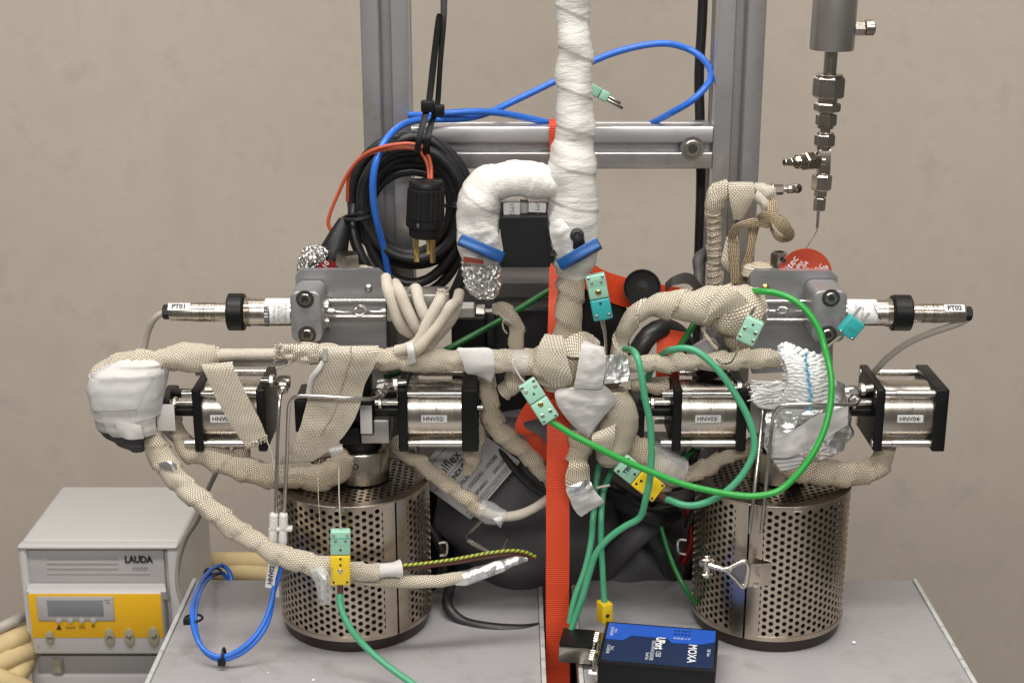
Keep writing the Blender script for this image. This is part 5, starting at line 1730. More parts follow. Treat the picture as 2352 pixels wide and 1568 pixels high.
add('edge_cord', tube(pp('B', [(470, 1190, -.066), (420, 1270, -.068), (370, 1330, -.066), (335, 1480, -.062)]), .0026, 8), MT['white'], mf)
add('tie_wire', tube(pp('B', [(490, 1070, -.067), (485, 1180, -.069)]), .0022, 8), MT['laudad'], mf)
# white tape tabs on the run
add('white_tab', strip(ps('Z', [((430, 800, -.050), (440, 800, -.050)), ((425, 802, -.056), (660, 797, -.056)), ((465, 900, -.060), (690, 890, -.060)), ((490, 975, -.058), (695, 930, -.060)), ((560, 990, -.052), (690, 985, -.056)), ((655, 1035, -.050), (672, 1040, -.052))]), 6, 8, .003, .0007), MT['white'], mf)
add('white_tie', strip(ps('B', [((1232, 1020, -.054), (1290, 1015, -.054)), ((1245, 1100, -.060), (1305, 1080, -.060)), ((1255, 1215, -.056), (1320, 1190, -.058))]), 6, 4, .001, .0008), MT['white'], mf)
add('white_wrap', strip(ps('Z', [((1270, 1080, -.060), (1480, 1050, -.062)), ((1150, 1105, -.058), (1545, 1105, -.060)), ((1152, 1190, -.060), (1590, 1170, -.060)), ((1215, 1295, -.058), (1530, 1255, -.058)), ((1300, 1385, -.054), (1455, 1350, -.055)), ((1375, 1442, -.050), (1400, 1442, -.050))]), 12, 20, .006, .0008, wr=.0016, wf=110, seed=2), MT['white'], mf)
add('white_band', strip(ps('Z', [((1345, 735, -.056), (1450, 772, -.056)), ((1330, 790, -.064), (1505, 800, -.064)), ((1310, 900, -.068), (1510, 905, -.067)), ((1285, 1040, -.067), (1490, 1050, -.067)), ((1275, 1085, -.066), (1480, 1090, -.066))]), 12, 16, .004, .0008, wr=.0014, wf=110, seed=6), MT['white'], mf)
add('foil_flap', strip(ps('Z', [((1505, 845, -.062), (1500, 1055, -.066)), ((1590, 843, -.066), (1590, 1045, -.068)), ((1675, 845, -.062), (1685, 1030, -.064))]), 10, 10, .002, .0008, wr=.003, wf=90), MT['foils'], mf)

# ---- left end: valve wrapped in white tape, black tape below
wv = thing('tape_wrapped_valve', 'valve bundled in grey white cloth tape at the far left end', 'valve', W(290, 1030, -.03))
lev = []
for vx, vy, hw, hd in ((330, 812, 48, .012), (318, 826, 66, .020), (300, 848, 84, .026), (293, 880, 84, .029), (296, 910, 78, .030), (298, 940, 72, .029), (300, 965, 66, .026), (306, 985, 58, .022)):
    lev.append((W(vx, vy, -.022), hw * S(vx, vy, -.022), hd))
lev_w = list(lev)
add('tape_bundle', stack(lev, 64, 10, lump=.0035, lf=34, seed=9, power=3.0), MT['white2'], wv, sharp=None)
for k_, (a0, a1, t0, t1, of_, sk) in enumerate(((-172, -95, .12, .62, .0014, 14), (-128, -20, .02, .50, .0030, -10), (-165, -75, .50, .92, .0020, -16), (-112, -28, .42, .98, .0040, 9), (-72, -12, .20, .72, .0048, -6), (-150, -104, .30, .75, .0034, 26), (-120, -62, .25, .60, .0052, -24), (-100, -40, .02, .30, .0046, 16))):
    add('tape_strip', stackpatch(lev_w, a0, a1, t0, t1, of_, .0035, 34, 9, 3.0, sk), MT['white' if k_ % 2 else 'white2'], wv)
lev = []
for vx, vy, hw, hd in ((288, 950, 60, .022), (286, 975, 60, .023), (292, 992, 54, .02), (304, 1012, 36, .015), (318, 1034, 14, .006)):
    lev.append((W(vx, vy, -.024), hw * S(vx, vy, -.024), hd))
add('black_wrap', stack(lev, 40, 6, lump=.002, lf=30), MT['jacket'], wv, sharp=None)
add('tape_strip', strip(ps('F', [((330, 640, -.058), (350, 760, -.056)), ((440, 650, -.060), (450, 800, -.060)), ((560, 670, -.058), (590, 790, -.056))]), 8, 8, .001, .0009, wr=.0008, wf=70), MT['white'], wv)

# ---- lower left pipes
dg = thing('diagonal_pipe', 'long beige wrapped pipe slanting from the left valve across the left canister', 'pipe', W(905, 1320, -.09))
wt('pipe_wrap', 'v', [(352, 980, -.022, 28), (355, 1010, -.025, 29), (372, 1050, -.03, 28), (410, 1100, -.04, 25), (460, 1150, -.055, 25), (520, 1200, -.065, 24), (590, 1245, -.075, 23), (650, 1275, -.085, 23), (720, 1297, -.092, 23), (800, 1310, -.094, 22), (870, 1312, -.092, 20)], 'beige', dg, pitch=.024)
wt('sleeve_end', 'v', [(856, 1311, -.092, 17), (885, 1309, -.090, 16), (905, 1307, -.088, 17), (920, 1305, -.086, 22)], 'white', dg, wrap=0, lump=.001, lf=120)
wt('cable_tail', 'v', [(800, 1325, -.086, 12), (850, 1332, -.084, 13), (920, 1335, -.082, 14), (1000, 1334, -.078, 15), (1062, 1325, -.074, 14)], 'beige', dg, wrap=.0004, lump=.0008, seg=20)
wt('foil_tail', 'v', [(1045, 1328, -.074, 13), (1070, 1325, -.073, 17), (1110, 1312, -.070, 16), (1150, 1300, -.066, 14), (1185, 1288, -.062, 11), (1210, 1283, -.058, 7)], 'foils', dg, wrap=0, lump=.0022, lf=70, seg=24)
add('foil_band', strip(ps('F', [((715, 1020, -.052), (780, 1085, -.052)), ((810, 1000, -.058), (870, 1090, -.058)), ((885, 1030, -.054), (890, 1060, -.054))]), 6, 6, .002, .0006, wr=.002, wf=120), MT['foils'], dg)
add('clear_tape_tail', strip(ps('K', [((1215, 560, -.105), (1330, 560, -.106)), ((1240, 660, -.110), (1390, 650, -.110)), ((1280, 760, -.106), (1420, 740, -.106)), ((1300, 880, -.098), (1390, 900, -.098))]), 8, 8, .002, .0007, wr=.004, wf=90), MT['film'], dg)
add('foil_patch', strip(ps('K', [((1260, 570, -.1045), (1330, 575, -.1045)), ((1300, 680, -.1085), (1360, 700, -.1085)), ((1310, 830, -.100), (1370, 870, -.100))]), 6, 6, .001, .0006, wr=.004, wf=110), MT['foils'], dg)
ew = thing('earth_wire_pair', 'striped green yellow wire and brown wire leaving the white sleeve end', 'wires', W(1070, 1300, -.06))
add('striped_wire', tube(pp('L', [(130, 560, -.086), (300, 545, -.080), (600, 505, -.07), (900, 450, -.06), (1100, 430, -.055), (1220, 445, -.05), (1300, 485, -.045)]), .0016, 10), MT['gyw'], ew)
add('brown_wire', tube(pp('L', [(130, 585, -.085), (300, 570, -.078), (600, 535, -.068), (900, 485, -.058), (1080, 460, -.053), (1200, 470, -.048), (1290, 500, -.043)]), .0019, 10), MT['bwire'], ew)

up = thing('u_pipe', 'beige wrapped pipe sagging in a U under the leftmost actuator', 'pipe', W(600, 1110, -.02))
wt('pipe_wrap', 'v', [(402, 960, -.010, 20), (412, 1000, -.012, 23), (435, 1030, -.015, 26), (480, 1045, -.018, 27), (530, 1065, -.020, 28), (590, 1085, -.022, 30), (660, 1095, -.024, 30), (720, 1095, -.024, 33), (770, 1080, -.022, 32), (800, 1040, -.018, 28)], 'beiged', up, pitch=.026, lump=.004)
wt('riser_stub', 'v', [(560, 1080, -.015, 26), (556, 1045, -.012, 21), (552, 1010, -.010, 18), (548, 970, -.008, 16)], 'beiged', up)
add('clear_tape', strip(ps('G', [((530, 870, -.050), (640, 850, -.050)), ((530, 920, -.054), (650, 890, -.054)), ((560, 980, -.050), (620, 960, -.050))]), 6, 6, .001, .0006, wr=.002, wf=90), MT['film'], up)
add('loose_thread', tube(pp('G', [(440, 980, -.05), (420, 1060, -.055), (425, 1200, -.065), (425, 1330, -.078), (440, 1560, -.082)]), .00035, 5), MT['beiged'], up)

p5 = thing('slanting_pipe', 'beige wrapped pipe slanting down from under the actuator marked HNV02', 'pipe', W(1130, 1170, -.02))
wt('pipe_wrap', 'v', [(912, 1010, .02, 20), (935, 1038, .01, 19), (975, 1072, .0, 18), (1025, 1110, -.006, 18), (1075, 1148, -.010, 18), (1110, 1172, -.012, 18)], 'beiged', p5)
wt('white_braid', 'v', [(1100, 1168, -.012, 11), (1140, 1184, -.014, 11), (1180, 1184, -.012, 11), (1220, 1170, -.008, 11), (1255, 1148, .0, 11), (1300, 1110, .01, 11)], 'ropem', p5, wrap=0, lump=.0004, seg=20)
wt('clear_tape', 'v', [(1098, 1165, -.012, 22), (1125, 1178, -.013, 22), (1158, 1188, -.013, 18)], 'film', p5, wrap=0, lump=.003, lf=70)
add('tape_tail', strip(ps('L', [((930, 150, -.040), (1010, 140, -.040)), ((960, 190, -.042), (1010, 180, -.042)), ((985, 225, -.038), (1005, 230, -.038))]), 6, 4, .0, .0005, wr=.002, wf=90), MT['film'], p5)
p6 = thing('descending_pipe', 'beige wrapped pipe descending right of the actuator marked HNV02 towards the strap', 'pipe', W(1250, 1100, .0))
wt('pipe_wrap', 'v', [(1118, 840, -.014, 19), (1120, 880, -.014, 20), (1124, 930, -.014, 21), (1138, 975, -.012, 24), (1172, 1010, -.008, 22), (1215, 1045, -.002, 22), (1250, 1085, .0, 20), (1290, 1130, .005, 22)], 'beiged', p6)
wt('lower_wrap', 'v', [(1096, 950, .0, 22), (1092, 1000, .0, 22), (1085, 1050, .002, 20), (1075, 1085, .004, 14)], 'beiged', p6, pitch=.03)
p7 = thing('hooked_pipe', 'beige wrapped hook shaped pipe between the hex adapter and the run', 'pipe', W(1180, 910, -.01))
wt('pipe_wrap', 'v', [(1130, 707, -.006, 12), (1150, 709, -.006, 17), (1172, 722, -.006, 19), (1184, 750, -.006, 19), (1186, 800, -.006, 18), (1186, 850, -.004, 20), (1176, 885, -.002, 23), (1158, 902, .0, 20)], 'beige', p7)
add('loose_strand', tube(pp('Z', [(720, 530, -.018), (760, 570, -.020), (820, 610, -.020), (830, 590, -.019), (760, 590, -.020), (760, 650, -.018), (785, 685, -.016)]), .0008, 6), MT['ropem'], p7)

# ---- centre: wraps below the joint
lw_ = thing('lower_wrap_bundle', 'beige taped bundle hanging below the white taped joint', 'pipe', W(1400, 1060, -.02))
lev = []
for vx, vy, hw, hd in ((1400, 895, 40, .012), (1415, 920, 40, .018), (1425, 950, 38, .02), (1420, 985, 42, .021), (1412, 1020, 42, .02), (1405, 1050, 36, .016), (1400, 1065, 22, .01)):
    lev.append((W(vx, vy, -.030), hw * S(vx, vy, -.030), hd))
add('tape_bundle', stack(lev, 48, 10, lump=.004, lf=34, seed=2), MT['beige'], lw_, sharp=None)
add('tape_fold', strip(ps('Y', [((580, 240, -.056), (890, 100, -.060)), ((560, 330, -.060), (880, 240, -.062)), ((600, 420, -.058), (870, 360, -.060)), ((700, 520, -.054), (840, 470, -.054))]), 8, 8, .002, .0014, wr=.001), MT['tapew'], lw_)
wt('side_arm', 'v', [(1420, 1010, -.022, 34), (1465, 1035, -.020, 34), (1500, 1065, -.018, 34), (1540, 1085, -.016, 30), (1560, 1092, -.014, 24)], 'beiged', lw_, lump=.004)
wt('clear_wrap', 'v', [(1490, 1045, -.022, 38), (1530, 1070, -.020, 38), (1570, 1080, -.018, 32)], 'film', lw_, wrap=0, lump=.004, lf=50)
wt('rising_arm', 'v', [(1385, 905, -.018, 22), (1400, 880, -.016, 22), (1415, 860, -.014, 20), (1425, 820, -.012, 19)], 'beiged', lw_)
wt('branch', 'v', [(1450, 885, .0, 16), (1490, 882, .0, 19), (1535, 885, .0, 20)], 'beiged', lw_)
tt = thing('hanging_tape_tail', 'short beige tape tail with foil hanging right of the orange strap', 'tape', W(1340, 1185, -.045))
wt('upper_wrap', 'v', [(1335, 990, -.032, 30), (1335, 1025, -.034, 27), (1326, 1060, -.036, 25)], 'beiged', tt)
add('braid_tail', strip(ps('Y', [((250, 600, -.042), (430, 600, -.042)), ((235, 690, -.050), (510, 690, -.048)), ((190, 830, -.050), (520, 820, -.048)), ((200, 1000, -.050), (530, 880, -.048))]), 8, 8, .004, .0016), MT['beiged'], tt)
add('foil_cuff', strip(ps('Y', [((200, 990, -.0515), (500, 870, -.0495)), ((200, 1040, -.0525), (540, 920, -.0505)), ((230, 1120, -.051), (590, 1010, -.049))]), 6, 8, .004, .0006, wr=.001, wf=150), MT['foils'], tt)
add('frayed_tip', strip(ps('Y', [((225, 1100, -.050), (580, 1000, -.048)), ((280, 1230, -.050), (640, 1090, -.047)), ((340, 1340, -.048), (720, 1200, -.044)), ((410, 1405, -.046), (540, 1320, -.044))]), 8, 8, .002, .0010, wr=.003, wf=70), MT['white'], tt)
add('loose_wire', tube(pp('Y', [(630, 1000, -.045), (700, 985, -.046), (810, 965, -.047)]), .0012, 6), MT['gwire'], tt)
p10 = thing('low_pipe', 'beige wrapped pipe rising from the shade to under the actuator marked HNV03', 'pipe', W(1600, 1100, .0))
wt('pipe_wrap', 'v', [(1490, 1115, -.004, 18), (1540, 1105, -.006, 19), (1590, 1088, -.008, 19), (1650, 1060, -.010, 18), (1700, 1035, -.010, 18), (1745, 1010, -.008, 18), (1790, 985, -.004, 17)], 'beiged', p10, pitch=.016)
p11 = thing('right_low_pipe', 'beige wrapped pipe from the right canister curling up under the actuator marked HNV04', 'pipe', W(1950, 1100, -.01))
wt('pipe_wrap', 'v', [(1790, 1050, -.03, 20), (1815, 1068, -.032, 30), (1850, 1080, -.032, 34), (1900, 1088, -.030, 31), (1950, 1090, -.026, 28), (1990, 1084, -.018, 26), (2018, 1068, -.010, 24), (2034, 1040, -.004, 21), (2040, 1010, .0, 19)], 'beiged', p11, lump=.003)

# ---- right: fat wrapped elbow
fw = thing('fat_wrapped_elbow', 'fat beige wrapped elbow arching left of the right bracket', 'pipe', W(1600, 790, -.01))
wt('elbow_wrap', 'v', [(1424, 865, -.012, 19), (1422, 820, -.012, 20), (1428, 775, -.012, 20), (1447, 738, -.014, 21), (1485, 710, -.016, 24), (1530, 700, -.018, 31), (1580, 700, -.020, 38), (1630, 703, -.020, 46), (1675, 710, -.020, 57), (1712, 712, -.018, 60), (1742, 708, -.014, 46), (1758, 706, -.012, 20)], 'beige', fw, wrap=.0030, pitch=.038, lump=.003, lf=40, seg=44, step=.002)
wt('lower_stub', 'v', [(1690, 760, -.012, 30), (1700, 790, -.014, 26), (1712, 815, -.018, 20)], 'beiged', fw)
add('over_fold', strip(ps('D', [((1100, 490, -.052), (1010, 640, -.056)), ((1250, 540, -.054), (1000, 750, -.060)), ((1370, 650, -.050), (950, 830, -.056))]), 8, 10, .004, .0015), MT['beige'], fw)
add('guy_tape', strip(ps('D', [((920, 880, -.030), (940, 870, -.030)), ((990, 990, -.034), (1010, 975, -.034)), ((1060, 1080, -.040), (1090, 1070, -.040))]), 5, 3, 0, .0008), MT['beiged'], fw)
# upright heat tape behind
ut = thing('upright_wrapped_pipe', 'upright beige wrapped pipe with bound cord rings beside the right post', 'pipe', W(1640, 650, .06))
wt('pipe_wrap', 'S', [(400, 1600, .06, 19), (398, 1350, .06, 18), (396, 1150, .06, 17), (395, 950, .06, 17.5), (390, 750, .06, 17.5), (388, 600, .06, 17.5), (395, 500, .058, 20), (440, 400, .056, 24), (500, 350, .055, 22), (560, 330, .055, 20)], 'beige', ut, pitch=.018)
for i in range(13):
    y = 620 + i * 78
    add('cord_ring', tube(pp('S', [(318, y + 10, .055), (360, y + 25, .047), (420, y + 20 + rnd.uniform(-12, 12), .047), (470, y + 2 + rnd.uniform(-12, 12), .054)]), .0009, 6), MT['beiged'], ut)
add('top_flap', strip(ps('S', [((560, 262, .052), (840, 262, .052)), ((560, 300, .042), (850, 300, .042)), ((570, 430, .040), (850, 420, .040)), ((600, 580, .042), (800, 520, .042)), ((620, 690, .046), (720, 680, .046))]), 8, 8, .003, .0015), MT['tapew'], ut)
add('under_flap', strip(ps('S', [((540, 880, .050), (610, 880, .050)), ((490, 1100, .048), (580, 1100, .048)), ((480, 1180, .048), (600, 1180, .048)), ((560, 1290, .050), (640, 1290, .050))]), 6, 6, .002, .0015), MT['tapew'], ut)
bb_ = thing('brown_braid_loop', 'brown flat braid curling in a loop beside the upright wrapped pipe', 'braid', W(1700, 650, .05))
add('loop_band', strip(ps('S', [((560, 900, .044), (640, 900, .044)), ((560, 820, .040), (660, 850, .040)), ((620, 740, .036), (680, 790, .038)), ((760, 690, .034), (770, 770, .034)), ((900, 665, .030), (910, 770, .030)), ((1020, 690, .026), (1030, 780, .026))]), 8, 8, .001, .0022), MT['webm'], bb_)
add('loop_end', strip(ps('S', [((880, 640, .026), (900, 662, .030)), ((960, 590, .020), (960, 670, .022)), ((1080, 590, .014), (1070, 720, .014)), ((1200, 660, .010), (1130, 800, .012)), ((1290, 770, .010), (1190, 860, .014)), ((1320, 850, .014), (1215, 900, .020)), ((1290, 920, .022), (1180, 880, .030)), ((1190, 948, .032), (1130, 850, .038)), ((1100, 900, .040), (1060, 790, .042)), ((1040, 800, .040), (1030, 700, .040))]), 8, 8, .001, .0022), MT['webm'], bb_)
add('hanging_band', strip(ps('S', [((560, 860, .046), (660, 860, .046)), ((560, 1000, .044), (680, 1000, .044)), ((570, 1150, .044), (680, 1150, .044)), ((580, 1420, .046), (680, 1420, .046))]), 8, 8, .001, .0022), MT['webm'], bb_)
add('hanging_band', strip(ps('S', [((800, 770, .050), (910, 770, .050)), ((770, 1000, .050), (850, 1000, .050)), ((720, 1180, .050), (820, 1180, .050)), ((660, 1420, .050), (760, 1420, .050))]), 8, 8, .001, .0022), MT['webm'], bb_)
add('upper_band', strip(ps('S', [((1030, 440, .045), (1080, 430, .045)), ((1010, 520, .040), (1110, 500, .040)), ((1000, 620, .034), (1120, 620, .034))]), 8, 8, .001, .0022), MT['webm'], bb_)
add('glued_end', [tube(pp('S', [(850, 290, .05), (930, 330, .048), (1010, 380, .046), (1060, 430, .046)]), [.0035, .006, .0085, .0045], 14, step=.002, lump=.003, lf=120), tube(pp('S', [(870, 400, .046), (930, 440, .044), (980, 520, .042), (975, 590, .042)]), [.005, .006, .005, .003], 12, step=.002, lump=.002, lf=120)], MT['ropem'], bb_)
add('back_wrap', stack([(W(*zv('S', 1040, 1190), .04), .018, .01), (W(*zv('S', 1040, 1230), .04), .026, .014), (W(*zv('S', 1040, 1330), .04), .028, .014)], 30, 6), MT['tapew'], label='beige braid hump behind the top edge of the right bracket', cat='braid', sharp=None)
add('back_wrap', stack([(W(*zv('B', 820, 315), .035), .006, .006), (W(*zv('B', 820, 345), .035), .014, .012), (W(*zv('B', 820, 420), .035), .016, .012)], 30, 6), MT['tapew'], label='beige braid hump behind the top edge of the left bracket', cat='braid', sharp=None)

# ---- right: torn white glass cloth, foil and white wrap over the valve
gc = thing('glass_cloth_wrap', 'torn white glass cloth and foil wrapped over the right valve', 'cloth', W(1850, 1060, -.04))
add('foil_body', stack([(W(vx, vy, -.018), hw * S(vx, vy, -.018), hd) for vx, vy, hw, hd in ((1845, 880, 45, .018), (1855, 905, 78, .030), (1860, 940, 88, .034), (1862, 980, 90, .034), (1858, 1010, 82, .030), (1850, 1038, 62, .024))], 64, 12, lump=.007, lf=70, seed=7), MT['foils'], gc, sharp=None)
add('cloth_sheet', strip(ps('D', [((1640, 1040, -.046), (1660, 1020, -.046)), ((1650, 1120, -.056), (1800, 1060, -.054)), ((1690, 1190, -.060), (2060, 1160, -.056)), ((1720, 1300, -.062), (2095, 1280, -.060)), ((1720, 1420, -.062), (2105, 1400, -.060)), ((1640, 1530, -.058), (2110, 1560, -.058)), ((1600, 1600, -.050), (2080, 1640, -.052))]), 10, 16, .002, .0016, wr=.003, wf=45), MT['gcloth'], gc)
cw = ps('D', [((1640, 1040, -.046), (1660, 1020, -.046)), ((1650, 1120, -.058), (1800, 1060, -.056)), ((1690, 1190, -.062), (2060, 1160, -.058)), ((1720, 1300, -.064), (2095, 1280, -.062)), ((1720, 1420, -.064), (2105, 1400, -.062)), ((1650, 1530, -.060), (2110, 1560, -.060))])
for i in range(19):
    f = .35 + i * 4.6 / 18
    j = min(4, int(f))
    u_ = f - j
    a_ = cw[j][0].lerp(cw[j + 1][0], u_)
    b_ = cw[j][1].lerp(cw[j + 1][1], u_)
    pts_ = []
    for q in range(15):
        t_ = q / 14
        pts_.append(a_.lerp(b_, t_) + V((0, -.003 * 4 * t_ * (1 - t_) - .0012, .0006 * math.sin(q * 2.1 + i) + .0016 * math.sin(t_ * 7 + .4) + rnd.uniform(-.0004, .0004))))
    add('woven_cord', tube(pts_, .0023, 8, step=.003, lump=.0009, lf=260, seed=i), MT['fluff'], gc, sharp=None)
g_ = []
for i in range(12):
    y = 1110 + i * 45
    xx = 1885 + (i * 6 if i < 8 else 48)
    g_.append(tube(pp('D', [(xx, y, -.0705), (xx + 10 * (-1) ** i, y + 18, -.0708), (xx + 4, y + 30, -.0702)]), .0012, 6, step=.003))
add('blue_thread', g_, pm('pale_blue_thread', (.10, .42, .62), .5), gc)
for i in range(60):
    y = rnd.uniform(1370, 1560)
    x = 1600 + rnd.uniform(-70, 130)
    L = rnd.uniform(60, 190)
    add('loose_fibre', tube(pp('D', [(x + 60, y + rnd.uniform(-15, 15), -.058), (x, y + rnd.uniform(-15, 15), -.062), (x - L, y + rnd.uniform(-40, 45), -.058 + rnd.uniform(-.008, .006))]), .0005, 4, step=.006), MT['fluff'], gc)
for i in range(36):
    y = 1040 + i * 9
    x = 1650 + i * 2
    add('loose_fibre', tube(pp('D', [(x + 40, y, -.058), (x - rnd.uniform(0, 40), y + rnd.uniform(-20, 20), -.060)]), .0005, 4, step=.006), MT['fluff'], gc)
add('fluff_tuft', stack([(W(*zv('D', x, y), -.046), hx, hd) for x, y, hx, hd in ((1760, 1400, .012, .006), (1730, 1440, .026, .012), (1740, 1500, .034, .014), (1760, 1580, .036, .014), (1770, 1640, .02, .01))], 40, 8, lump=.006, lf=90), MT['fluff'], gc, sharp=None)
add('foil_front', strip(ps('I', [((640, 440, -.056), (1230, 390, -.054)), ((625, 520, -.058), (1200, 470, -.056)), ((620, 620, -.057), (1000, 540, -.056)), ((640, 720, -.050), (800, 640, -.052))]), 10, 14, .002, .0007, wr=.0045, wf=75, seed=3), MT['foils'], gc)
add('foil_edge', strip(ps('I', [((1100, 190, -.046), (1215, 235, -.040)), ((1120, 300, -.050), (1215, 330, -.044)), ((1120, 420, -.050), (1235, 420, -.044))]), 8, 8, .002, .0007, wr=.003, wf=90, seed=9), MT['foils'], gc)
add('white_band', strip(ps('I', [((690, 640, -.056), (680, 770, -.054)), ((850, 560, -.062), (800, 770, -.060)), ((1020, 460, -.063), (960, 700, -.062)), ((1240, 390, -.058), (1230, 530, -.057))]), 10, 12, .001, .0008, wr=.0022, wf=80), MT['white'], gc)
add('foil_skirt', strip(ps('I', [((860, 720, -.046), (880, 770, -.044)), ((1000, 610, -.050), (1010, 730, -.048)), ((1120, 560, -.048), (1100, 725, -.046)), ((1225, 520, -.042), (1215, 660, -.040))]), 8, 8, .002, .0007, wr=.004, wf=70), MT['foils'], gc)
add('cloth_hem', strip(ps('I', [((630, 590, -.042), (700, 600, -.046)), ((620, 700, -.046), (800, 690, -.050)), ((680, 780, -.046), (900, 760, -.048)), ((740, 870, -.044), (870, 840, -.046))]), 8, 8, .002, .0012, wr=.003, wf=60), MT['gcloth'], gc)

# ---- pale ropes wound round the adapter
rp_ = thing('pale_rope_coil', 'pale braided heating rope wound round the hex adapter', 'rope', W(970, 790, -.03))
rr_ = 13.5
for pts in ([(1045, 415, -.008), (1060, 520, -.026), (1100, 640, -.030), (1150, 790, -.030), (1210, 890, -.026), (1300, 935, -.016), (1340, 940, .0)],
            [(1130, 470, -.006), (1170, 540, -.028), (1220, 660, -.032), (1290, 810, -.034), (1350, 910, -.030), (1390, 950, -.02)],
            [(1300, 530, .0), (1325, 530, -.020), (1350, 640, -.032), (1400, 760, -.036), (1440, 830, -.034)],
            [(1560, 560, -.020), (1540, 630, -.034), (1480, 740, -.040), (1420, 850, -.044), (1380, 950, -.046), (1330, 1020, -.046), (1230, 1070, -.046), (1140, 1090, -.044)],
            [(1700, 640, -.020), (1640, 680, -.034), (1570, 780, -.038), (1490, 890, -.044), (1420, 970, -.048), (1360, 1050, -.050), (1300, 1100, -.048)],
            [(1720, 560, .012), (1690, 680, -.010), (1650, 790, -.016), (1560, 900, -.018), (1470, 1010, -.022), (1440, 1080, -.024)]):
    q = [(x, y, Y, rr_ if i else rr_ * .9) for i, (x, y, Y) in enumerate(pts)]
    wt('rope', 'B', q, 'ropem', rp_, wrap=0, lump=.0006, seg=16, step=.004)
for i in range(14):
    add('frayed_strand', tube(pp('B', [(1555 + rnd.uniform(-15, 30), 590, -.030), (1550 + rnd.uniform(-25, 40), 555, -.031), (1555 + rnd.uniform(-45, 80), 535 + rnd.uniform(-25, 45), -.031)]), .0005, 4, step=.005), MT['ropem'], rp_)

# ================================================================== black cable coil, plug, wires and ties
cl = thing('black_cable_coil', 'thick black mains cable hanging in a coil of several turns', 'cable', W(940, 690, .08))
cyv = .075


def ring_pts(cx, cy, rx, ry, Y, n=22, a0=0.0, tilt=0.0, dY=0.0):
    out = []
    for i in range(n + 1):
        a = a0 + 2 * PI * i / n
        out.append(W(cx + rx * math.cos(a), cy + ry * math.sin(a) + tilt * math.cos(a), Y + dY * math.sin(a)))
    return out


coil = []
for (cx, cy, rx, ry, Y, tl) in ((945, 460, 137, 147, .088, 6), (948, 466, 118, 128, .070, 5), (945, 474, 106, 126, .084, 8), (940, 500, 130, 180, .092, 4), (950, 482, 113, 168, .080, -6), (945, 476, 116, 104, .098, 0), (950, 498, 104, 106, .105, 4), (942, 470, 94, 112, .088, 0)):
    coil.append(ring_pts(cx, cy, rx, ry, Y, 22, -PI / 2, tl, .004))
for k_, c_ in enumerate(coil):
    add('turn', tube(c_, 12 * S(945, 470, .08), 16, step=.008, caps=False, lump=.0003), MT['rub'], cl, sharp=None)
add('lead', tube([W(*q) for q in ((812, 470, .085), (810, 530, .075), (830, 590, .07), (860, 640, .07), (900, 680, .075), (960, 700, .08))], 12.5 * S(830, 560, .08), 16), MT['rub'], cl)
add('lead', tube([W(*q) for q in ((1075, 500, .07), (1078, 560, .06), (1066, 620, .055), (1040, 680, .06), (1015, 740, .07))], 12.5 * S(830, 560, .08), 16), MT['rub'], cl)
add('strain_relief', tube(pp('O', [(300, 1100, .06), (255, 1230, .055), (200, 1390, .05), (160, 1520, .05)]), [.006, .010, .014, .016], 18), MT['blkp'], cl)
ziptie('O', 425, 1070, .062, .0150, 0, (445, 1045), 'black cable tie binding the left side of the cable coil', .12, th=.0020)
ziptie('O', 1330, 960, .070, .0110, 0, (1312, 965), 'black cable tie binding the right side of the cable coil', .1, th=.0020)

pl_ = thing('mains_plug', 'black three-pin mains plug hanging inside the cable coil', 'plug', W(978, 580, .03))
pY = .032
pa_ = W(*zv('O', 1050, 735), pY)
pb_ = W(*zv('O', 1035, 1260), pY)
sO = S(960, 480, pY) / 3.672 / 1.0884
ax_ = (pb_ - pa_).normalized()
Lp = (pb_ - pa_).length
def pf_(f):
    return Lp * f
body = lathe(pa_, ax_, [(pf_(.13), 150 * sO), (pf_(.15), 172 * sO), (pf_(.66), 176 * sO), (pf_(.67), 170 * sO)], 48)
# ribbed grip
nv = []
for i, q in enumerate(body[0]):
    j = i % 48
    ce = pa_ + ax_ * (q - pa_).dot(ax_)
    nv.append(ce + (q - ce) * (1.0 if j % 2 else .955))
add('ribbed_grip', (nv, body[1]), MT['blkp'], pl_, sharp=20)
add('cap', lathe(pa_, ax_, [(pf_(-.02), 60 * sO), (pf_(.0), 90 * sO), (pf_(.03), 145 * sO), (pf_(.1), 160 * sO), (pf_(.135), 155 * sO)], 36), MT['blkp'], pl_)
add('clamp_ears', [box(pa_.x - .016, pa_.x + .016, pa_.y - .005, pa_.y + .005, pa_.z - .008, pa_.z + .001, .002), cyl(pa_ + V((.004, -.010, -.006)), pa_ + V((.004, -.0145, -.006)), .003, 12)], MT['blkp'], pl_)
add('front_face', lathe(pa_, ax_, [(pf_(.67), 178 * sO), (pf_(.80), 176 * sO), (pf_(.83), 150 * sO), (pf_(.96), 146 * sO), (pf_(1.0), 120 * sO)], 40), MT['blkp'], pl_)
add('cover_screw', lathe(W(*zv('O', 985, 1150), pY - .0165), (0, -1, 0), [(0, .0030), (.001, .0026), (.0012, 0)], 14), MT['tubest'], pl_)
add('blade_pin', box(*(lambda p: (p.x - .0026, p.x + .0026, p.y - .001, p.y + .001, p.z - .026, p.z + .004))(W(*zv('O', 955, 1240), pY - .006)), .0006), MT['brass'], pl_)
add('blade_pin', box(*(lambda p: (p.x - .0022, p.x + .0022, p.y - .001, p.y + .001, p.z - .024, p.z + .012))(W(*zv('O', 1066, 1190), pY + .006)), .0006), MT['brass'], pl_)
pe = W(*zv('O', 1103, 1200), pY - .004)
add('earth_pin', cyl(pe, pe + V((0, 0, -.032)), .0028, 14, .0012), MT['brass'], pl_)
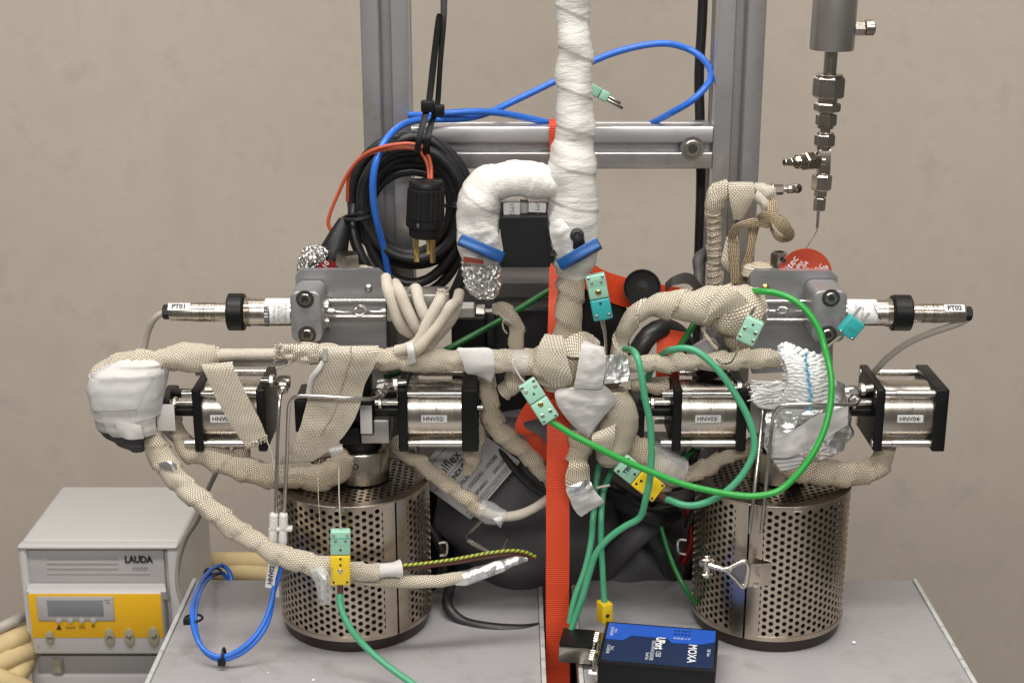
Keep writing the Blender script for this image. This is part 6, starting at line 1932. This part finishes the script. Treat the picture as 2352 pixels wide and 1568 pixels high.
ow = thing('orange_wire_pair', 'pair of orange red wires arching over the coil into the plug', 'wires', W(760, 540, .06))
add('wire', tube(pp('O', [(210, 1255, .058), (150, 1150, .058), (160, 1060, .058), (240, 860, .058), (340, 660, .055), (470, 510, .050), (620, 440, .046), (800, 405, .044), (940, 405, .044), (1030, 450, .042), (1080, 550, .040), (1095, 650, .038), (1095, 740, .034)]), .0018, 10), MT['owire'], ow)
add('wire', tube(pp('O', [(325, 930, .066), (340, 700, .060), (420, 560, .055), (600, 470, .050), (800, 440, .048), (930, 445, .047), (1000, 485, .045), (1050, 560, .042), (1070, 660, .040), (1075, 740, .036)]), .0018, 10), MT['owire'], ow)

zt_ = thing('long_cable_ties', 'two long black cable ties holding up the cable coil', 'cable ties', W(985, 350, .04))
add('tie_strap', strip(ps('Q', [((890, -200, .06), (950, -200, .06)), ((888, 0, .055), (948, 0, .055)), ((885, 200, .05), (940, 200, .05)), ((860, 600, .046), (905, 600, .046)), ((830, 980, .044), (880, 980, .044)), ((775, 1130, .036), (830, 1130, .036)), ((735, 1280, .030), (800, 1280, .030)), ((725, 1370, .034), (790, 1380, .034)), ((735, 1450, .05), (790, 1450, .05))]), 6, 4, .0004, .0016), MT['blk'], zt_)
add('tie_strap', strip(ps('Q', [((860, 125, .044), (895, 130, .044)), ((840, 200, .044), (890, 200, .044)), ((790, 600, .042), (850, 600, .042)), ((750, 950, .038), (808, 950, .038)), ((715, 1060, .034), (775, 1060, .034)), ((670, 1250, .028), (725, 1250, .028)), ((650, 1350, .028), (705, 1350, .028)), ((640, 1420, .034), (700, 1430, .034)), ((650, 1480, .05), (700, 1480, .05))]), 6, 4, .0004, .0016), MT['blk'], zt_)
for (x, y, yy) in ((768, 975, .036), (862, 1015, .040)):
    c = W(*zv('Q', x, y), yy - .004)
    add('tie_head', box(c.x - .0062, c.x + .0062, c.y - .004, c.y + .004, c.z - .0055, c.z + .0055, .0015), MT['blk'], zt_)

# ---- blue tube draped over the crossbar
bt = thing('blue_hose', 'blue air tube curling over the crossbar and down through the coil', 'tube', W(905, 640, .06))
rB = .0034
add('long_run', tube(pp('O', [(720, 1700, .085), (650, 1330, .070), (590, 1100, .058), (558, 850, .050), (570, 650, .048), (640, 430, .055), (780, 260, .075), (950, 190, .095), (1150, 180, .105), (1400, 170, .115), (1600, 125, .130)]) + pp('Q', [(1600, 910, .15), (1950, 740, .16), (2250, 580, .165)]) + pp('R', [(700, 480, .165), (1000, 410, .165), (1200, 405, .168), (1400, 470, .170), (1530, 580, .155), (1570, 690, .140), (1520, 800, .120), (1400, 920, .115), (1200, 1040, .125), (1030, 1130, .15), (900, 1200, .17)]), rB, 16), MT['blue'], bt)
add('short_run', tube(pp('Q', [(610, 1057, .118), (700, 1060, .110), (850, 1050, .105), (1000, 1035, .105), (1200, 1025, .110), (1400, 1035, .12), (1600, 1068, .13), (1800, 1110, .14), (1950, 1145, .15)]), rB, 16), MT['blue'], bt)


# ================================================================== thermocouple connectors
def conn(lab, p0, p1, wv, Y, pieces, dots=(), ridges=(), th=.009, prongs=None, tilt=0.0, dY=0.0, boot=None):
    """flat two-pole connector along p0 -> p1 (overview pixels); pieces (material, t0, t1); dots (s, t, radius px, material)"""
    a, b = W(p0[0], p0[1], Y), W(p1[0], p1[1], Y + dY)
    d = (b - a)
    L = d.length
    d.normalize()
    n = (CAM - (a + b) / 2).normalized()
    r = d.cross(n).normalized()
    n = r.cross(d).normalized()
    if tilt:
        c_, s_ = math.cos(tilt), math.sin(tilt)
        r, n = r * c_ + n * s_, n * c_ - r * s_
    s = S(p0[0], p0[1], Y)
    w = wv * s
    M = Matrix((r, d, n)).transposed().to_4x4()
    M.translation = a
    t = thing('thermocouple_connector', lab, 'connector', a, 'flat thermocouple connectors')
    for (mat, t0, t1) in pieces:
        add('connector_half', box(-w / 2, w / 2, t0 * L, t1 * L - .0003, -th / 2, th / 2, .0014, M, 3), MT[mat], t)
    for (s0, tt_, rp, mat) in dots:
        c = M @ V((s0 * w, tt_ * L, th / 2 - .0002))
        if mat == 'dark':
            add('pin_hole', lathe(c, n, [(0, rp * s), (.0004, rp * s), (.0004, 0)], 14), MT['dark'], t)
        else:
            add('screw', lathe(c, n, [(0, rp * s * 1.25), (.0004, rp * s * 1.2), (.0005, rp * s), (.0010, rp * s * .8), (.0010, 0)], 14), MT[mat], t)
    for (tt_, mat, s0, s1) in ridges:
        add('ridge', box(s0 * w, s1 * w, tt_ * L - .0003, tt_ * L + .0003, th / 2 - .0002, th / 2 + .0003, 0, M), MT[mat], t, flat=True)
    if prongs:
        for s0, ln, t0, mat in prongs:
            add('prong', box(s0 * w - .0014, s0 * w + .0014, min(t0 * L, t0 * L + ln), max(t0 * L, t0 * L + ln), -.0006, .0006, .0003, M), MT[mat], t)
    if boot:
        t0, ln, mat, rad = boot
        add('boot', cyl(M @ V((0, t0 * L, 0)), M @ V((0, t0 * L + ln, 0)), rad, 12, .0004), MT[mat], t)
    return t, M, L, w


def zvp(k, x, y):
    return zv(k, x, y)


# mint over yellow, in front of the left canister
k1, M1, L1_, w1 = conn('mint over yellow connector hanging in front of the left canister', zvp('K', 1480, 252), zvp('K', 1478, 715), 46, -.112,
     [('mint', 0, .44), ('yel', .445, 1)], [(-.34, .07, 3.2, 'steel'), (.34, .07, 3.2, 'steel'), (-.25, .175, 4, 'dark'), (.25, .175, 4, 'dark'), (0, .335, 3, 'dark'), (0, .50, 3, 'dark'), (0, .61, 3, 'dark'), (0, .72, 5, 'steel'), (-.34, .93, 3, 'dark'), (.34, .93, 3, 'dark')],
     [(.12, 'teal', -.46, .46), (.15, 'mint', -.46, .46), (.18, 'mint', -.46, .46), (.21, 'mint', -.46, .46), (.24, 'mint', -.46, .46)] + [(.66 + .045 * i, 'khaki', .36, .5) for i in range(6)], boot=(1.0, .012, 'bwire', .0028))
add('probe_wire', tube([W(*zv('G', 612, 1040), -.048), W(*zv('G', 614, 1130), -.058), W(*zv('G', 615, 1300), -.090), W(*zv('K', 1470, 20), -.105), W(*zv('K', 1482, 252), -.112)], .0006, 6), MT['gwire'], k1)
# slanting mint pair by the strap
k2, M2, L2_, w2 = conn('slanting double mint connector in front of the orange strap', zvp('Z', 925, 1040), zvp('Z', 1110, 1325), 44, -.095,
     [('mint', 0, .475), ('mint', .48, 1)], [(-.36, .06, 3.4, 'steel'), (.36, .06, 3.4, 'steel'), (-.28, .17, 4.2, 'nickel'), (.28, .17, 4.2, 'nickel'), (0, .30, 3, 'dark'), (0, .57, 5.5, 'brass'), (0, .57, 3.2, 'dark'), (-.24, .80, 4, 'steel'), (.24, .80, 4, 'steel'), (-.34, .94, 3, 'steel'), (.34, .92, 3, 'steel')], dY=-.006)
add('probe_wire', tube([W(*zv('Z', 800, 860), -.062), W(*zv('Z', 840, 930), -.075), W(*zv('Z', 900, 1030), -.094), W(*zv('Z', 925, 1050), -.096)], .0009, 6), MT['gwire'], k2)
# mint over teal below the right lever
k3, M3, L3_, w3 = conn('mint over teal connector below the right blue lever', zvp('C', 1420, 385), zvp('C', 1500, 800), 45, -.066,
     [('mint', 0, .53), ('teal', .535, 1)], [(-.36, .06, 3, 'steel'), (.36, .05, 3, 'steel'), (-.24, .165, 3.6, 'nickel'), (.24, .155, 3.6, 'nickel'), (0, .38, 6, 'brass'), (0, .38, 3.5, 'dark'), (0, .62, 3.4, 'dark'), (-.32, .90, 4, 'steel'), (.32, .89, 4, 'steel')],
     [(.10 + i * .03, 'mint', -.46, .46) for i in range(5)])
add('probe_tube', tube([M3 @ V((0, L3_ - .001, 0)), W(*zv('C', 1492, 830), -.066), W(*zv('C', 1510, 900), -.067), W(*zv('C', 1520, 1000), -.067), W(*zv('C', 1522, 1110), -.066)], [.0022, .0020, .0016, .0013, .0013], 8), MT['tubest'], k3)
# mint one with bare prongs on the fat wrap
k4, M4, L4_, w4 = conn('mint connector with two bare prongs against the fat beige wrap', zvp('D', 1430, 800), zvp('D', 1325, 1015), 44, -.085,
     [('mint', 0, 1)], [(0, .2, 3, 'dark'), (-.30, .46, 3.8, 'steel'), (.30, .46, 3.8, 'steel'), (-.36, .76, 3.2, 'steel'), (.36, .80, 3.2, 'steel')], [(.35 + i * .04, 'mint', -.2, .3) for i in range(5)],
     prongs=((-.33, -.013, .02, 'tubest'), (.33, -.012, .02, 'tubest')))
add('probe_wire', tube([M4 @ V((.003, L4_ - .002, 0)), W(*zv('D', 1265, 1060), -.083), W(*zv('D', 1240, 1140), -.078), W(*zv('D', 1190, 1200), -.068), W(*zv('D', 1120, 1205), -.062), W(*zv('D', 1060, 1165), -.060)], .0009, 6), MT['dsteel'], k4)
# teal one by the right clamp
k5, M5, L5_, w5 = conn('teal connector with two prongs beside the right clamp block', zvp('E', 1040, 800), zvp('E', 920, 945), 42, -.066,
     [('teal', 0, 1)], [(-.38, .90, 3, 'steel'), (.38, .92, 3, 'steel')], [(.45 + i * .05, 'teal', -.2, .2) for i in range(4)], prongs=((-.30, -.012, .06, 'laudad'), (.30, -.012, .06, 'laudad')), th=.011, tilt=.35)
add('probe_wire', tube([M5 @ V((0, L5_ - .002, 0)), W(*zv('E', 850, 985), -.060), W(*zv('E', 760, 1060), -.055), W(*zv('E', 690, 1150), -.055)], .0011, 6), MT['gwire'], k5)
# mint and yellow, lower right of the strap
k6, M6, L6_, w6 = conn('mint and yellow connector marked TE0 lying by the right canister', zvp('Y', 960, 650), zvp('Y', 1490, 1080), 50, -.062,
     [('mint', 0, .42), ('yel', .425, 1)], [(.36, .04, 3.4, 'dsteel'), (-.34, .04, 3.4, 'dsteel'), (0, .34, 3.2, 'dark'), (.30, .49, 3.2, 'dark'), (.05, .53, 3.2, 'dark'), (-.05, .68, 6, 'khaki'), (-.40, .93, 3, 'dark'), (.36, .93, 3, 'dark')],
     [(.62 + i * .05, 'khaki', .40, .5) for i in range(4)], boot=(1.0, .012, 'bwire', .0036))
Mt6 = M6 @ Matrix.Translation((.0, L6_ * .16, .0050))
add('paper_tag', prism(rrect(.0150, .0058, .0003, 2), .0005, Mt6), MT['mint'], k6, flat=True)
text('TE04', .0056, Mt6 @ Matrix.Translation((.0, 0, .0003)) @ Matrix.Rotation(PI, 4, 'Z'), MT['ink'], k6, bold=.0002)
# small yellow one standing behind the converter
k7, M7, L7_, w7 = conn('small yellow connector standing behind the converter box', zvp('M', 520, 868), zvp('M', 520, 1040), 27, -.055, [('yel', 0, 1)], [(.05, .55, 5, 'dark')], th=.014, tilt=.5)
# mint one hanging behind the riser
k8, M8, L8_, w8 = conn('mint connector poking out behind the white riser', zvp('R', 425, 790), zvp('R', 625, 900), 24, .05, [('mint', 0, .62), ('mint', .63, 1)], (), [(.15 + i * .08, 'mint', -.46, .46) for i in range(5)], prongs=((-.1, .013, 1, 'dsteel'), (.2, .017, 1, 'dsteel')), th=.009)



# ================================================================== cables in front
def cable(lab, pts, r, mat, nm='thermocouple_cable', seg=14):
    return add(nm, tube(pts, r, seg, step=.004), MT[mat], label=lab, cat='cable')


cable('bright green cable sweeping from the slanting connector round to the right bracket', pp('H', [(625, 620, -.098), (700, 665, -.100), (850, 760, -.102), (1050, 860, -.104), (1250, 960, -.105), (1550, 1090, -.106), (1900, 1220, -.108), (2350, 1310, -.110)]) + pp('I', [(560, 1055, -.112), (720, 1020, -.110), (860, 900, -.108), (980, 740, -.104), (1060, 570, -.098), (1105, 380, -.090), (1112, 200, -.082), (1085, 50, -.074)]) + pp('E', [(740, 1060, -.068), (690, 900, -.062), (590, 740, -.056), (450, 620, -.050), (300, 560, -.044), (160, 545, -.036), (60, 545, -.02)]), .0030, 'gbr')
cable('mint green cable dropping from behind the run down to the D-sub plug', pp('H', [(1330, -30, -.030), (1390, -20, -.050), (1440, 40, -.072), (1480, 200, -.078), (1510, 400, -.080), (1560, 650, -.080), (1575, 900, -.080), (1560, 1150, -.080), (1520, 1350, -.078)]) + pp('M', [(820, 150, -.072), (700, 220, -.070), (560, 320, -.068), (450, 450, -.068), (390, 620, -.068), (330, 830, -.070), (270, 1000, -.070), (225, 1130, -.072), (190, 1200, -.074)]), .0032, 'gcab')
cable('mint green cable looping from the yellow connector over the run', [M6 @ V((0, L6_ + .010, 0))] + pp('Y', [(1640, 1170, -.066), (1780, 1225, -.072), (1960, 1250, -.078), (2200, 1190, -.082)]) + pp('I', [(330, 1030, -.086), (460, 900, -.086), (540, 740, -.084), (545, 640, -.082), (500, 480, -.078), (420, 330, -.074), (320, 180, -.070), (210, 60, -.066)]) + pp('D', [(880, 1090, -.062), (780, 1065, -.058), (660, 1080, -.048), (590, 1110, -.03), (500, 1200, -.012), (440, 1330, -.004), (400, 1450, .0), (380, 1600, .0)]), .0032, 'gcab')
cable('mint green cable leaving the yellow connector across the left cabinet front', [M1 @ V((0, L1_ + .010, 0))] + pp('K', [(1472, 850, -.114), (1490, 940, -.118), (1560, 1090, -.124), (1680, 1240, -.128), (1860, 1400, -.135), (2080, 1560, -.145), (2250, 1680, -.155)]), .0031, 'gcab')
cable('darker green cable hanging left of the tape tail', pp('Y', [(740, 520, .0), (660, 700, -.01), (620, 900, -.02), (590, 1300, -.03)]) + pp('M', [(420, 150, -.035), (405, 350, -.04), (350, 600, -.05), (260, 850, -.06), (220, 1050, -.065)]), .0031, 'gcab')
cable('green cable hanging down to the small yellow connector', pp('Y', [(900, 620, .0), (800, 850, -.012), (720, 1050, -.022), (690, 1350, -.03)]) + pp('M', [(490, 150, -.035), (490, 350, -.04), (500, 550, -.045), (510, 750, -.05), (518, 880, -.055)]), .0030, 'gcab')
cable('thin dark green cable in the shade left of the right canister', pp('M', [(980, 60, .02), (1000, 200, .015), (1060, 420, .0), (1130, 600, -.015), (1220, 770, -.025), (1300, 880, -.02)]), .0024, 'gdk')
cable('dark green cable slanting behind the hooked pipe and the riser', pp('Z', [(-120, 1010, .03), (80, 940, .035), (350, 800, .04), (500, 720, .045), (720, 600, .05), (900, 490, .052), (1100, 370, .055), (1300, 270, .06)]), .0031, 'gdk')
cable('short dark green cable crossing the folded orange strap', pp('Z', [(2010, 850, .02), (2070, 760, .022), (2140, 650, .024), (2200, 560, .03)]), .0032, 'gdk')
cable('thin green cable end glimpsed under the actuator marked HNV03', pp('Y', [(1980, 470, .0), (1900, 540, .005), (1820, 640, .01), (1780, 720, .02)]), .0028, 'gdk')
